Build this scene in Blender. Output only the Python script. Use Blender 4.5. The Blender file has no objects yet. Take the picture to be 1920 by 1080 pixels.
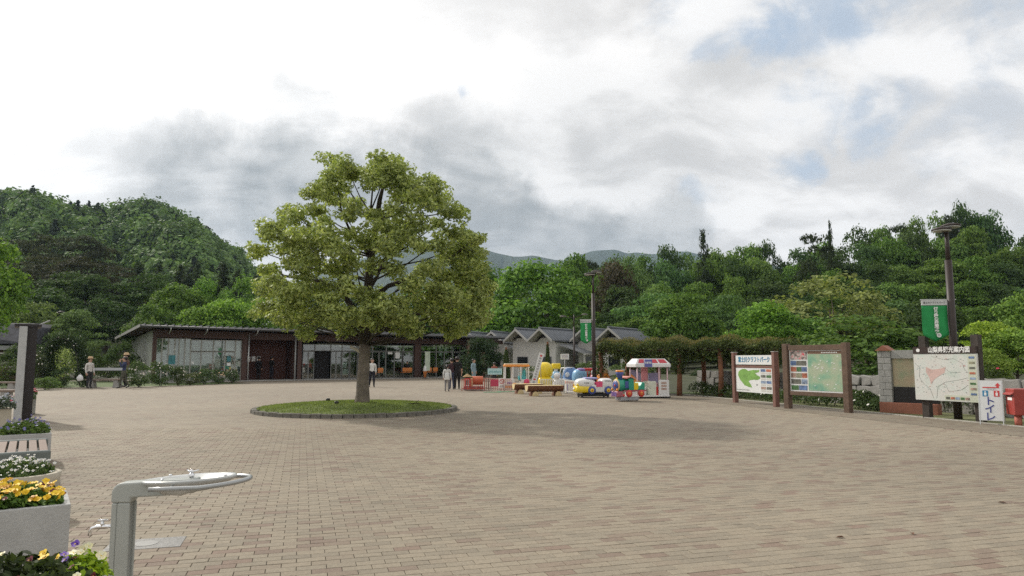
import bpy, bmesh, math, random
import numpy as np
from mathutils import Vector, Matrix
random.seed(7); RNG = np.random.default_rng(11)
scene = bpy.context.scene
COL = scene.collection
R = math.radians
# ------------------------------------------------------------------ camera
F = 1310.0; EYE = 1.5; PITCH = math.atan(134/1310)
cam = bpy.data.cameras.new('camera'); cam.sensor_width = 36; cam.lens = 36*F/1920
cam.clip_start = 0.05; cam.clip_end = 12000
camo = bpy.data.objects.new('camera', cam); COL.objects.link(camo)
camo.location = (0, 0, EYE); camo.rotation_euler = (math.pi/2 + PITCH, 0, 0)
scene.camera = camo
FW = Vector((0, math.cos(PITCH), math.sin(PITCH))); UP = Vector((0, -math.sin(PITCH), math.cos(PITCH)))
def ray(px, py): return FW + Vector(((px-960)/F, 0, 0)) + UP*((540-py)/F)
def G(px, py, z=0.0):
    d = ray(px, py); t = (z-EYE)/d.z
    return Vector((d.x*t, d.y*t, z))
def at(px, py, Y):
    d = ray(px, py); t = Y/d.y
    return Vector((d.x*t, Y, EYE+d.z*t))
# ------------------------------------------------------------------ light
SUN_AZ, SUN_EL = R(-50), R(36)
SUNV = Vector((math.sin(SUN_AZ)*math.cos(SUN_EL), math.cos(SUN_AZ)*math.cos(SUN_EL), math.sin(SUN_EL)))
sl = bpy.data.lights.new('sun', 'SUN'); sl.energy = 3.3; sl.angle = R(2.2); sl.color = (1, .94, .84)
so = bpy.data.objects.new('sun', sl); COL.objects.link(so)
so.rotation_euler = (-SUNV).to_track_quat('-Z', 'Y').to_euler(); so.location = (-30, 20, 40)
scene.view_settings.view_transform = 'Standard'; scene.view_settings.look = 'None'
scene.view_settings.exposure = 0.0; scene.view_settings.gamma = 1
scene.cycles.use_denoising = False
scene.cycles.max_bounces = 6; scene.cycles.transparent_max_bounces = 12; scene.cycles.volume_bounces = 0
# ------------------------------------------------------------------ sky
def build_world():
    w = bpy.data.worlds.new('World'); scene.world = w; w.use_nodes = True
    nt = w.node_tree; nt.nodes.clear(); N = nt.nodes.new; L = nt.links.new
    out = N('ShaderNodeOutputWorld'); bg = N('ShaderNodeBackground'); bg.inputs[1].default_value = 0.1
    sky = N('ShaderNodeTexSky'); sky.sky_type = 'NISHITA'; sky.sun_disc = False
    sky.sun_elevation = SUN_EL; sky.sun_rotation = SUN_AZ; sky.air_density = 1.0; sky.dust_density = 1.2; sky.altitude = 300
    tc = N('ShaderNodeTexCoord'); D = tc.outputs['Generated']
    def math_(op, a, b=None, clamp=False):
        n = N('ShaderNodeMath'); n.operation = op; n.use_clamp = clamp
        for i, v in enumerate((a, b)):
            if v is None: continue
            if isinstance(v, (int, float)): n.inputs[i].default_value = v
            else: L(v, n.inputs[i])
        return n.outputs[0]
    def vmath(op, a, b=None, s=None):
        n = N('ShaderNodeVectorMath'); n.operation = op
        for i, v in enumerate((a, b)):
            if v is None: continue
            if isinstance(v, (tuple, list, Vector)): n.inputs[i].default_value = tuple(v)
            else: L(v, n.inputs[i])
        if s is not None: n.inputs['Scale'].default_value = s
        return n
    def noise(vec, scale, detail=6, rough=.55, dist=0.0, col=False):
        n = N('ShaderNodeTexNoise'); n.inputs['Scale'].default_value = scale; n.inputs['Detail'].default_value = detail
        n.inputs['Roughness'].default_value = rough; n.inputs['Distortion'].default_value = dist
        L(vec, n.inputs['Vector']); return n.outputs['Color' if col else 'Fac']
    def mapr(v, a, b, c=0, d=1, smooth=True):
        n = N('ShaderNodeMapRange'); n.interpolation_type = 'SMOOTHSTEP' if smooth else 'LINEAR'
        L(v, n.inputs[0])
        for i, q in enumerate((a, b, c, d)): n.inputs[i+1].default_value = q
        return n.outputs[0]
    # flattened cloud-deck coordinates: direction / (height + k)
    sep = N('ShaderNodeSeparateXYZ'); L(D, sep.inputs[0])
    zz = math_('ADD', math_('MAXIMUM', sep.outputs[2], 0.0), 0.38)
    deck = N('ShaderNodeCombineXYZ'); L(math_('DIVIDE', sep.outputs[0], zz), deck.inputs[0]); L(math_('DIVIDE', sep.outputs[1], zz), deck.inputs[1])
    P = deck.outputs[0]
    # noise-warped direction for the cloud outlines
    wn = noise(D, 4.5, 9, .66, col=True)
    wn2 = vmath('SCALE', vmath('SUBTRACT', wn, (.5, .5, .5)).outputs[0], s=0.20).outputs[0]
    DW = vmath('NORMALIZE', vmath('ADD', D, wn2).outputs[0]).outputs[0]
    def blob(px, py, r, soft=0.25, w=1.0):
        d = ray(px, py+16).normalized(); a = r/F
        dt = vmath('DOT_PRODUCT', DW, d).outputs['Value']
        return math_('MULTIPLY', mapr(dt, math.cos(a*(1+soft*1.4)), math.cos(a*max(.05, 1-soft*.7))), w)
    def total(lst):
        s = None
        for b in lst:
            v = blob(*b); s = v if s is None else math_('MAXIMUM', s, v)
        return s
    # grey rain-cloud bank low over the valley
    grey = total([(300, 325, 60, .8, .55), (400, 345, 80, .7, .85), (530, 350, 90, .6, 1), (520, 270, 50, .7, .75), (650, 380, 90, .6, 1), (780, 400, 90, .6, .95), (900, 390, 80, .6, .9), (980, 410, 70, .6, .9),
                  (1080, 425, 65, .6, .95), (1170, 425, 60, .6, .95), (1250, 415, 55, .6, .8), (1260, 370, 30, .7, .5), (880, 320, 80, .8, .5), (1180, 300, 90, .9, .25), (1080, 250, 90, .9, .2), (60, 285, 60, .9, .28), (150, 310, 60, .9, .3), (20, 330, 60, .9, .22), (560, 215, 40, .8, .4), (1330, 210, 90, .9, .14), (1450, 130, 90, .9, .1)])
    blue = total([(1290, 25, 40, .7, .7), (1330, 40, 30, .7, .6), (1440, 8, 50, .6, 1), (1500, 35, 40, .7, .8), (1590, 12, 45, .6, .9), (1480, 195, 28, .8, .6), (1530, 215, 24, .8, .5), (1640, 190, 34, .8, .75), (1300, 335, 20, .8, .5), (1345, 370, 22, .8, .25),
                  (1500, 298, 20, .8, .8), (1700, 140, 40, .9, .4), (1900, 60, 50, .8, .6), (1820, 240, 40, .9, .4), (1880, 170, 40, .9, .35), (864, 152, 14, .7, .8), (1800, -150, 150, .6, .7), (2250, 100, 120, .7, .5)])
    # puffy relief: stretched noise on the cloud deck
    mpd = N('ShaderNodeMapping'); mpd.inputs['Rotation'].default_value = (0, 0, R(-35)); mpd.inputs['Scale'].default_value = (1.0, 1.35, 1); L(P, mpd.inputs[0])
    fine = noise(mpd.outputs[0], 3.4, 10, .56, .35)
    fine2 = noise(D, 7.0, 9, .6, .3)
    blue = math_('MULTIPLY', blue, mapr(math_('ADD', math_('MULTIPLY', fine, .5), math_('MULTIPLY', fine2, .5)), .42, .55, 1.15, .1))
    # cloud radiance
    sunn = vmath('DOT_PRODUCT', D, SUNV).outputs['Value']
    glow = math_('POWER', math_('MAXIMUM', sunn, 0.0), 7.0)
    white = math_('ADD', mapr(fine, .36, .60, .74, 1.03), math_('MULTIPLY', glow, 1.0))
    cb = N('ShaderNodeCombineColor'); [L(math_('MULTIPLY', white, (1.0, .985, .965)[i]), cb.inputs[i]) for i in range(3)]
    gm = N('ShaderNodeMix'); gm.data_type = 'RGBA'
    gf = math_('MULTIPLY', grey, mapr(math_('ADD', math_('MULTIPLY', fine, .6), math_('MULTIPLY', fine2, .4)), .36, .60, 1.0, .62))
    L(gf, gm.inputs[0]); L(cb.outputs[0], gm.inputs[6]); gm.inputs[7].default_value = (.315, .345, .355, 1)
    sc_ = N('ShaderNodeMix'); sc_.data_type = 'RGBA'; sc_.blend_type = 'MULTIPLY'; sc_.inputs[0].default_value = 1
    L(gm.outputs[2], sc_.inputs[6]); sc_.inputs[7].default_value = (10, 10, 10, 1)
    # thin cloud over clear blue sky
    thin = N('ShaderNodeMix'); thin.data_type = 'RGBA'; thin.inputs[0].default_value = .7
    L(sky.outputs[0], thin.inputs[6]); thin.inputs[7].default_value = (5.6, 6.8, 8.2, 1)
    fin = N('ShaderNodeMix'); fin.data_type = 'RGBA'; L(math_('MULTIPLY', blue, .8, True), fin.inputs[0])
    L(sc_.outputs[2], fin.inputs[6]); L(thin.outputs[2], fin.inputs[7])
    L(fin.outputs[2], bg.inputs[0]); L(bg.outputs[0], out.inputs[0])
    w.cycles.sampling_method = 'MANUAL'; w.cycles.sample_map_resolution = 512
build_world()
# ------------------------------------------------------------------ helpers
def mat(name, color, rough=.6, metal=0.0, var=.12, scale=6.0, bump=0.0, bscale=40.0, spec=.4, alpha=None, coat=0.0):
    m = bpy.data.materials.get(name)
    if m: return m
    m = bpy.data.materials.new(name); m.use_nodes = True; nt = m.node_tree; b = nt.nodes['Principled BSDF']
    b.inputs['Roughness'].default_value = rough; b.inputs['Metallic'].default_value = metal
    b.inputs['Specular IOR Level'].default_value = spec; b.inputs['Coat Weight'].default_value = coat
    tc = nt.nodes.new('ShaderNodeTexCoord')
    n = nt.nodes.new('ShaderNodeTexNoise'); n.inputs['Scale'].default_value = scale; n.inputs['Detail'].default_value = 6; n.inputs['Roughness'].default_value = .65
    nt.links.new(tc.outputs['Object'], n.inputs['Vector'])
    r = nt.nodes.new('ShaderNodeValToRGB'); r.color_ramp.elements[0].position = .25; r.color_ramp.elements[1].position = .75
    lo = [max(0, c*(1-var)) for c in color]; hi = [min(1, c*(1+var)) for c in color]
    r.color_ramp.elements[0].color = (*lo, 1); r.color_ramp.elements[1].color = (*hi, 1)
    nt.links.new(n.outputs['Fac'], r.inputs[0]); nt.links.new(r.outputs[0], b.inputs['Base Color'])
    if bump:
        n2 = nt.nodes.new('ShaderNodeTexNoise'); n2.inputs['Scale'].default_value = bscale; n2.inputs['Detail'].default_value = 5
        nt.links.new(tc.outputs['Object'], n2.inputs['Vector'])
        bp = nt.nodes.new('ShaderNodeBump'); bp.inputs['Strength'].default_value = bump; bp.inputs['Distance'].default_value = .02
        nt.links.new(n2.outputs['Fac'], bp.inputs['Height']); nt.links.new(bp.outputs[0], b.inputs['Normal'])
    return m
def glass_mat(name, tint=(.75, .82, .8), mix=.72):
    m = bpy.data.materials.new(name); m.use_nodes = True; nt = m.node_tree; nt.nodes.clear()
    o = nt.nodes.new('ShaderNodeOutputMaterial'); g = nt.nodes.new('ShaderNodeBsdfGlossy'); g.inputs['Roughness'].default_value = .02
    t = nt.nodes.new('ShaderNodeBsdfTransparent'); t.inputs[0].default_value = (*tint, 1)
    fr = nt.nodes.new('ShaderNodeFresnel'); fr.inputs[0].default_value = 1.6
    ad = nt.nodes.new('ShaderNodeMath'); ad.operation = 'ADD'; ad.inputs[1].default_value = 1-mix-.2; ad.use_clamp = True
    x = nt.nodes.new('ShaderNodeMixShader'); nt.links.new(fr.outputs[0], ad.inputs[0]); nt.links.new(ad.outputs[0], x.inputs[0])
    nt.links.new(t.outputs[0], x.inputs[1]); nt.links.new(g.outputs[0], x.inputs[2]); nt.links.new(x.outputs[0], o.inputs[0])
    return m
def leaf_mat(name, color=None, trans=.3, var=.45, nscale=1.9, patch=.25, spec=.12, rough=.7):
    """foliage: colour from the object colour (or given), varied per leaf and per clump"""
    m = bpy.data.materials.new(name); m.use_nodes = True; nt = m.node_tree; b = nt.nodes['Principled BSDF']; N = nt.nodes.new; L = nt.links.new
    b.inputs['Roughness'].default_value = rough; b.inputs['Specular IOR Level'].default_value = spec
    if color is None: oc = N('ShaderNodeObjectInfo').outputs['Color']
    else:
        rgb = N('ShaderNodeRGB'); rgb.outputs[0].default_value = (*color, 1); oc = rgb.outputs[0]
    g = N('ShaderNodeNewGeometry'); tc = N('ShaderNodeTexCoord')
    hs = N('ShaderNodeHueSaturation'); L(oc, hs.inputs['Color'])
    mr = N('ShaderNodeMapRange'); L(g.outputs['Random Per Island'], mr.inputs[0]); mr.inputs[3].default_value = 1-var; mr.inputs[4].default_value = 1+var
    n = N('ShaderNodeTexNoise'); n.inputs['Scale'].default_value = nscale; n.inputs['Detail'].default_value = 3; L(tc.outputs['Object'], n.inputs['Vector'])
    mr2 = N('ShaderNodeMapRange'); L(n.outputs['Fac'], mr2.inputs[0]); mr2.inputs[1].default_value = .3; mr2.inputs[2].default_value = .7; mr2.inputs[3].default_value = 1-patch; mr2.inputs[4].default_value = 1+patch
    mm = N('ShaderNodeMath'); mm.operation = 'MULTIPLY'; L(mr.outputs[0], mm.inputs[0]); L(mr2.outputs[0], mm.inputs[1]); L(mm.outputs[0], hs.inputs['Value'])
    mr3 = N('ShaderNodeMapRange'); L(g.outputs['Random Per Island'], mr3.inputs[0]); mr3.inputs[3].default_value = .515; mr3.inputs[4].default_value = .485; L(mr3.outputs[0], hs.inputs['Hue'])
    L(hs.outputs[0], b.inputs['Base Color'])
    tr = N('ShaderNodeBsdfTranslucent')
    tcol = N('ShaderNodeMix'); tcol.data_type = 'RGBA'; tcol.blend_type = 'MULTIPLY'; tcol.inputs[0].default_value = 1; L(hs.outputs[0], tcol.inputs[6]); tcol.inputs[7].default_value = (1.25, 1.3, .6, 1); L(tcol.outputs[2], tr.inputs[0])
    x = N('ShaderNodeMixShader'); x.inputs[0].default_value = trans; L(b.outputs[0], x.inputs[1]); L(tr.outputs[0], x.inputs[2])
    L(x.outputs[0], nt.nodes['Material Output'].inputs[0])
    return m
def link(o, parent=None):
    COL.objects.link(o)
    if parent is not None: o.parent = parent
    return o
def tag(o, label=None, cat=None, group=None, kind=None):
    if label: o['label'] = label
    if cat: o['category'] = cat
    if group: o['group'] = group
    if kind: o['kind'] = kind
    return o
def thing(name, label, cat, loc=(0, 0, 0), rz=0.0, group=None):
    o = bpy.data.objects.new(name, None); o.empty_display_size = .2; link(o)
    o.location = loc; o.rotation_euler = (0, 0, rz)
    return tag(o, label, cat, group)
class MB:
    def __init__(s): s.v = []; s.f = []; s.m = []
    def add(s, vs, fs, m=0):
        k = len(s.v); s.v += [tuple(p) for p in vs]; s.f += [tuple(i+k for i in f) for f in fs]; s.m += [m]*len(fs); return s
    def box(s, x0, y0, z0, x1, y1, z1, m=0, M=None):
        if x0 > x1: x0, x1 = x1, x0
        if y0 > y1: y0, y1 = y1, y0
        if z0 > z1: z0, z1 = z1, z0
        vs = [Vector(p) for p in ((x0,y0,z0),(x1,y0,z0),(x1,y1,z0),(x0,y1,z0),(x0,y0,z1),(x1,y0,z1),(x1,y1,z1),(x0,y1,z1))]
        if M is not None: vs = [M @ p for p in vs]
        return s.add(vs, ((0,3,2,1),(4,5,6,7),(0,1,5,4),(1,2,6,5),(2,3,7,6),(3,0,4,7)), m)
    def prism(s, pts, vec, m=0):
        """closed solid: polygon pts (3-D) swept along vec"""
        n = len(pts); a = [Vector(p) for p in pts]; b = [p+Vector(vec) for p in a]
        nr = Vector((0, 0, 0))
        for i in range(n): nr += a[i].cross(a[(i+1) % n])
        if nr.dot(Vector(vec)) > 0: a.reverse(); b.reverse()
        fs = [tuple(range(n)), tuple(range(2*n-1, n-1, -1))] + [(i, i+n, (i+1) % n+n, (i+1) % n) for i in range(n)]
        return s.add(a+b, fs, m)
    def tube(s, path, rad, n=8, m=0, cap=True):
        path = [Vector(p) for p in path]; k = len(path)
        if not hasattr(rad, '__len__'): rad = [rad]*k
        vs = []; ref = None
        for i, p in enumerate(path):
            t = (path[min(i+1, k-1)]-path[max(i-1, 0)]).normalized()
            if ref is None: ref = Vector((0, 0, 1)) if abs(t.z) < .9 else Vector((1, 0, 0))
            a = t.cross(ref).normalized(); b = t.cross(a).normalized(); ref = b.cross(t) if False else ref
            if abs(t.dot(ref)) > .95: ref = Vector((1, 0, 0)) if abs(t.x) < .8 else Vector((0, 1, 0))
            for j in range(n):
                q = 2*math.pi*j/n; vs.append(p+(a*math.cos(q)+b*math.sin(q))*rad[i])
        fs = [(i*n+j, (i+1)*n+j, (i+1)*n+(j+1) % n, i*n+(j+1) % n) for i in range(k-1) for j in range(n)]
        if cap: fs += [tuple(range(n)), tuple(range(k*n-1, (k-1)*n-1, -1))]
        return s.add(vs, fs, m)
    def lathe(s, prof, n=20, c=(0, 0, 0), m=0, sx=1, sy=1):
        vs = []; k = len(prof)
        for r, z in prof:
            for j in range(n):
                q = 2*math.pi*j/n; vs.append((c[0]+r*sx*math.cos(q), c[1]+r*sy*math.sin(q), c[2]+z))
        fs = [(i*n+j, i*n+(j+1) % n, (i+1)*n+(j+1) % n, (i+1)*n+j) for i in range(k-1) for j in range(n)]
        fs += [tuple(range(n-1, -1, -1)), tuple(range((k-1)*n, k*n))]
        return s.add(vs, fs, m)
    def sup(s, c, r, e=.6, nu=20, nv=12, m=0, M=None):
        """rounded solid (superellipsoid): e=1 ball, e->0 box"""
        sp = lambda a: math.copysign(abs(a)**e, a); vs = []
        for i in range(1, nv):
            ph = -math.pi/2+math.pi*i/nv
            for j in range(nu):
                th = 2*math.pi*j/nu
                vs.append(Vector((r[0]*sp(math.cos(ph))*sp(math.cos(th)), r[1]*sp(math.cos(ph))*sp(math.sin(th)), r[2]*sp(math.sin(ph)))))
        vs += [Vector((0, 0, -r[2])), Vector((0, 0, r[2]))]; b, t = len(vs)-2, len(vs)-1
        fs = [(i*nu+j, i*nu+(j+1) % nu, (i+1)*nu+(j+1) % nu, (i+1)*nu+j) for i in range(nv-2) for j in range(nu)]
        fs += [(b, (j+1) % nu, j) for j in range(nu)] + [(t, (nv-2)*nu+j, (nv-2)*nu+(j+1) % nu) for j in range(nu)]
        vs = [(M @ p if M is not None else p)+Vector(c) for p in vs]
        return s.add(vs, fs, m)
    def mesh(s, name, mats, smooth=False):
        me = bpy.data.meshes.new(name); me.from_pydata(s.v, [], s.f)
        for q in (mats if isinstance(mats, (list, tuple)) else [mats]): me.materials.append(q)
        if len(me.materials) > 1: me.polygons.foreach_set('material_index', s.m)
        if smooth: me.polygons.foreach_set('use_smooth', [True]*len(s.f))
        me.update(); return me
    def build(s, name, mats, parent=None, smooth=False, bevel=0.0, seg=2):
        o = link(bpy.data.objects.new(name, s.mesh(name, mats, smooth)), parent)
        if bevel:
            b = o.modifiers.new('bevel', 'BEVEL'); b.width = bevel; b.segments = seg; b.limit_method = 'ANGLE'; b.angle_limit = R(35)
        return o
def np_mesh(name, verts, faces, m, smooth=False):
    """verts (N,3), faces (M,k) all the same size"""
    me = bpy.data.meshes.new(name); n, k = faces.shape
    me.vertices.add(len(verts)); me.vertices.foreach_set('co', np.ascontiguousarray(verts, dtype=np.float32).ravel())
    me.loops.add(n*k); me.loops.foreach_set('vertex_index', np.ascontiguousarray(faces, dtype=np.int32).ravel())
    me.polygons.add(n); me.polygons.foreach_set('loop_start', np.arange(0, n*k, k, dtype=np.int32))
    if smooth: me.polygons.foreach_set('use_smooth', np.ones(n, dtype=bool))
    me.update(calc_edges=True); me.materials.append(m); return me
def unit(a): return a/np.maximum(np.linalg.norm(a, axis=1, keepdims=True), 1e-6)
def leaf_verts(c, nrm, size, aspect=.55, fold=.0):
    """diamond leaf (4 vertices) at every centre, facing nrm"""
    n = len(c); nrm = unit(nrm); t = unit(np.cross(nrm, RNG.normal(size=(n, 3)))); b = np.cross(nrm, t)
    s = (size*RNG.uniform(.65, 1.35, n))[:, None] if np.isscalar(size) else size[:, None]
    w = s*aspect
    v = np.stack([c-t*s, c-b*w+nrm*s*fold-t*s*.1, c+t*s, c+b*w+nrm*s*fold-t*s*.1], axis=1).reshape(-1, 3)
    return v, np.arange(n*4).reshape(n, 4)
def copy_tree(o, parent=None):
    c = o.copy(); link(c, parent)
    for ch in o.children: copy_tree(ch, c)
    return c
def text(s, size, m, parent, loc, rot=(0, 0, 0), vertical=False, align='CENTER', name='lettering', bold=.0, width=None, sx=1.0):
    cu = bpy.data.curves.new('lettering', 'FONT'); cu.body = '\n'.join(s) if vertical else s
    cu.size = size; cu.align_x = align; cu.align_y = 'CENTER'; cu.extrude = .0015; cu.offset = bold; cu.resolution_u = 3
    if vertical: cu.space_line = .82
    t = bpy.data.objects.new('lettering', cu); COL.objects.link(t)
    dg = bpy.context.evaluated_depsgraph_get(); me = bpy.data.meshes.new_from_object(t.evaluated_get(dg))
    bpy.data.objects.remove(t); bpy.data.curves.remove(cu)
    me.materials.clear(); me.materials.append(m)
    if width and len(me.vertices):
        xs = [v.co.x for v in me.vertices]; k = width/max(1e-6, max(xs)-min(xs))
        for v in me.vertices: v.co.x *= k
    o = link(bpy.data.objects.new(name, me), parent); o.location = loc; o.rotation_euler = rot; o.scale.x = sx
    return o
def smooth01(t): t = min(1, max(0, t)); return t*t*(3-2*t)
# ------------------------------------------------------------------ setting: terrain
GRASS = mat('grass_ground', (.085, .12, .035), .9, var=.35, scale=1.5, bump=.5, bscale=30)
SOIL = mat('forest_floor', (.045, .05, .022), .95, var=.4, scale=.4, bump=.4, bscale=3)
def kerb_x(Y): return 7.5+(29.8-min(Y, 45.0))*.275
def land(x, y):
    s = x-kerb_x(y)
    right = 8.5*smooth01((s-3)/60)*smooth01((y-30)/75)+.5*smooth01((s-3)/4)
    left = 9.0*smooth01((y-52)/60)*smooth01((-x-6)/45)
    back = 4.0*smooth01((y-66)/50)
    return max(right, left, back if y > 66 else 0)
def grid_mesh(name, xs, ys, hf, m, kind='structure'):
    V = np.array([(x, y, hf(x, y)) for y in ys for x in xs]); nx, ny = len(xs), len(ys)
    Fs = np.array([(j*nx+i, j*nx+i+1, (j+1)*nx+i+1, (j+1)*nx+i) for j in range(ny-1) for i in range(nx-1)])
    o = link(bpy.data.objects.new(name, np_mesh(name, V, Fs, m, True))); return tag(o, kind=kind)
g = MB(); g.add([(-2300, -60, -.03), (2300, -60, -.03), (2300, 2350, -.03), (-2300, 2350, -.03)], [(0, 1, 2, 3)])
tag(g.build('ground', GRASS), kind='structure')
grid_mesh('hillside', list(np.arange(-110, 171, 4.0)), list(np.arange(4, 181, 4.0)), lambda x, y: land(x, y)-.06, SOIL)
# ------------------------------------------------------------------ plaza of clay pavers
PAVE_ROT = R(16.6); PW, PH = .21, .105
def paver_mat(name, shift=0.0, grout=True):
    m = bpy.data.materials.new(name); m.use_nodes = True; nt = m.node_tree; b = nt.nodes['Principled BSDF']; N = nt.nodes.new; L = nt.links.new
    geo = N('ShaderNodeNewGeometry'); mp = N('ShaderNodeMapping'); mp.inputs['Rotation'].default_value = (0, 0, -PAVE_ROT); L(geo.outputs['Position'], mp.inputs[0])
    mp2 = N('ShaderNodeMapping'); mp2.inputs['Location'].default_value = (210.0, 105.0, 0); L(mp.outputs[0], mp2.inputs[0])
    fl = N('ShaderNodeVectorMath'); fl.operation = 'MULTIPLY'; fl.inputs[1].default_value = (1, 1, 0); L(mp2.outputs[0], fl.inputs[0])
    br = N('ShaderNodeTexBrick'); L(fl.outputs[0], br.inputs['Vector']); br.offset = .5; br.offset_frequency = 2; br.squash = 1
    br.inputs['Scale'].default_value = 1; br.inputs['Brick Width'].default_value = PW; br.inputs['Row Height'].default_value = PH
    br.inputs['Mortar Size'].default_value = .0028 if grout else 0; br.inputs['Mortar Smooth'].default_value = .2
    br.inputs['Color1'].default_value = (0, 0, 0, 1); br.inputs['Color2'].default_value = (1, 1, 1, 1); br.inputs['Mortar'].default_value = (.5, .5, .5, 1); br.inputs['Bias'].default_value = 0
    rp = N('ShaderNodeValToRGB'); cr = rp.color_ramp; L(br.outputs['Color'], rp.inputs[0])
    k = 1-shift
    cols = [(0, (.208*k, .178*k, .134*k)), (.3, (.250*k, .214*k, .160*k)), (.6, (.263*k, .223*k, .165*k)), (.80, (.236*k, .196*k, .146*k)), (.88, (.218*k, .172*k, .130*k)), (.95, (.197*k, .150*k, .116*k)), (1, (.212*k, .155*k, .119*k))]
    while len(cr.elements) < len(cols): cr.elements.new(.5)
    for e, (p, c) in zip(cr.elements, cols): e.position = p; e.color = (*c, 1)
    # stains and wear across the square
    n1 = N('ShaderNodeTexNoise'); n1.inputs['Scale'].default_value = .16; n1.inputs['Detail'].default_value = 5; L(geo.outputs['Position'], n1.inputs['Vector'])
    n2 = N('ShaderNodeTexNoise'); n2.inputs['Scale'].default_value = 55; n2.inputs['Detail'].default_value = 4; L(geo.outputs['Position'], n2.inputs['Vector'])
    m1 = N('ShaderNodeMapRange'); L(n1.outputs['Fac'], m1.inputs[0]); m1.inputs[1].default_value = .3; m1.inputs[2].default_value = .7; m1.inputs[3].default_value = .84; m1.inputs[4].default_value = 1.1
    m2 = N('ShaderNodeMapRange'); L(n2.outputs['Fac'], m2.inputs[0]); m2.inputs[1].default_value = .25; m2.inputs[2].default_value = .75; m2.inputs[3].default_value = .82; m2.inputs[4].default_value = 1.18
    n3 = N('ShaderNodeTexNoise'); n3.inputs['Scale'].default_value = 1.1; n3.inputs['Detail'].default_value = 7; n3.inputs['Roughness'].default_value = .7; L(geo.outputs['Position'], n3.inputs['Vector'])
    m3 = N('ShaderNodeMapRange'); L(n3.outputs['Fac'], m3.inputs[0]); m3.inputs[1].default_value = .56; m3.inputs[2].default_value = .72; m3.inputs[3].default_value = 1.0; m3.inputs[4].default_value = .80
    m4 = N('ShaderNodeMath'); m4.operation = 'MULTIPLY'; L(m1.outputs[0], m4.inputs[0]); L(m3.outputs[0], m4.inputs[1])
    mm = N('ShaderNodeMath'); mm.operation = 'MULTIPLY'; L(m4.outputs[0], mm.inputs[0]); L(m2.outputs[0], mm.inputs[1])
    mu = N('ShaderNodeVectorMath'); mu.operation = 'SCALE'; L(rp.outputs[0], mu.inputs[0]); L(mm.outputs[0], mu.inputs['Scale'])
    last = mu.outputs[0]
    if grout:
        mx = N('ShaderNodeMix'); mx.data_type = 'RGBA'; L(br.outputs['Fac'], mx.inputs[0]); L(last, mx.inputs[6]); mx.inputs[7].default_value = (.12, .103, .084, 1); last = mx.outputs[2]
    L(last, b.inputs['Base Color']); b.inputs['Roughness'].default_value = .8; b.inputs['Specular IOR Level'].default_value = .3
    bp = N('ShaderNodeBump'); bp.inputs['Strength'].default_value = .25; bp.inputs['Distance'].default_value = .004; L(n2.outputs['Fac'], bp.inputs['Height']); L(bp.outputs[0], b.inputs['Normal'])
    return m
PAVE = paver_mat('clay_paver'); PAVE_TOP = paver_mat('clay_paver_block', grout=False); PAVE_DARK = paver_mat('clay_paver_border', .22)
ky = lambda Y: (kerb_x(Y), Y)
PLAZA = [(-45, -6), (17.3, -6), ky(-2), ky(10), ky(20), ky(29.8), ky(45), (1.2, 62), (-8, 62), (-24, 54), (-33, 50), (-19.5, 47.2), (-16.5, 44.8), (-20.5, 39.5), (-25, 37.4), (-60, 35)]
PLAZA[1] = (kerb_x(-6), -6)
p = MB(); p.add([(x, y, 0) for x, y in PLAZA], [tuple(range(len(PLAZA)))])
plaza = tag(p.build('plaza', PAVE), kind='structure')
# darker border course along the right-hand edge
bd = MB(); ys = [-6, -2, 10, 20, 29.8, 36]
a = [(kerb_x(y)-.05, y, .004) for y in ys]; b_ = [(kerb_x(y)-1.9, y, .004) for y in ys]
bd.add(a+b_[::-1], [tuple(range(12))]); border = tag(bd.build('border_course', PAVE_DARK), kind='structure')
# real pavers: nearest ones as single blocks, the rest of the near field joined
cs, sn = math.cos(PAVE_ROT), math.sin(PAVE_ROT)
cells = []
for row in range(-30, 190):
    for k in range(-105, 105):
        lx = (k*PW if row % 2 == 0 else (k+.5)*PW); ly = (row+.5)*PH
        x = lx*cs-ly*sn; y = lx*sn+ly*cs
        if 2.5 < y < 15.5 and abs(x) < y*.76+3.0 and x < kerb_x(y)-2.05: cells.append((y, x, y))
cells.sort()
GAP = .0022; CH = .0025; BT = .009
def block(mb_v, mb_f, x, y, h, tx, ty):
    k = len(mb_v)
    for ex, z in ((0, 0.0005), (0, h-CH), (CH, h)):
        for sx_, sy_ in ((-1, -1), (1, -1), (1, 1), (-1, 1)):
            lx = sx_*(PW/2-GAP-ex); ly = sy_*(PH/2-GAP-ex)
            mb_v.append((x+lx*cs-ly*sn, y+lx*sn+ly*cs, z+(tx*lx+ty*ly if z > .001 else 0)))
    for r_ in (0, 4):
        for j in range(4): mb_f.append((k+r_+j, k+r_+(j+1) % 4, k+r_+4+(j+1) % 4, k+r_+4+j))
    mb_f.append((k+8, k+9, k+10, k+11))
# nearest 300 in view
vis = [c for c in cells if abs(c[1]) < c[0]*.745 and c[0] > 4.72]
near = set(map(tuple, vis[:300]))
vv, ff = [], []; block(vv, ff, 0, 0, BT, 0, 0)
bme = bpy.data.meshes.new('brick'); bme.from_pydata(vv, [], ff); bme.materials.append(PAVE_TOP)
far_v, far_f = [], []
for c in cells:
    if tuple(c) in near:
        o = link(bpy.data.objects.new('brick', bme), plaza); o.location = (c[1], c[2], random.uniform(-.0012, .0012)); o.rotation_euler = (random.gauss(0, .004), random.gauss(0, .004), 0)
    else: block(far_v, far_f, c[1], c[2], BT+random.uniform(-.0012, .0012), random.gauss(0, .006), random.gauss(0, .008))
fm = bpy.data.meshes.new('paver_field'); fm.from_pydata(far_v, [], far_f); fm.materials.append(PAVE_TOP)
tag(link(bpy.data.objects.new('paver_field', fm), plaza), kind='stuff')
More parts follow.
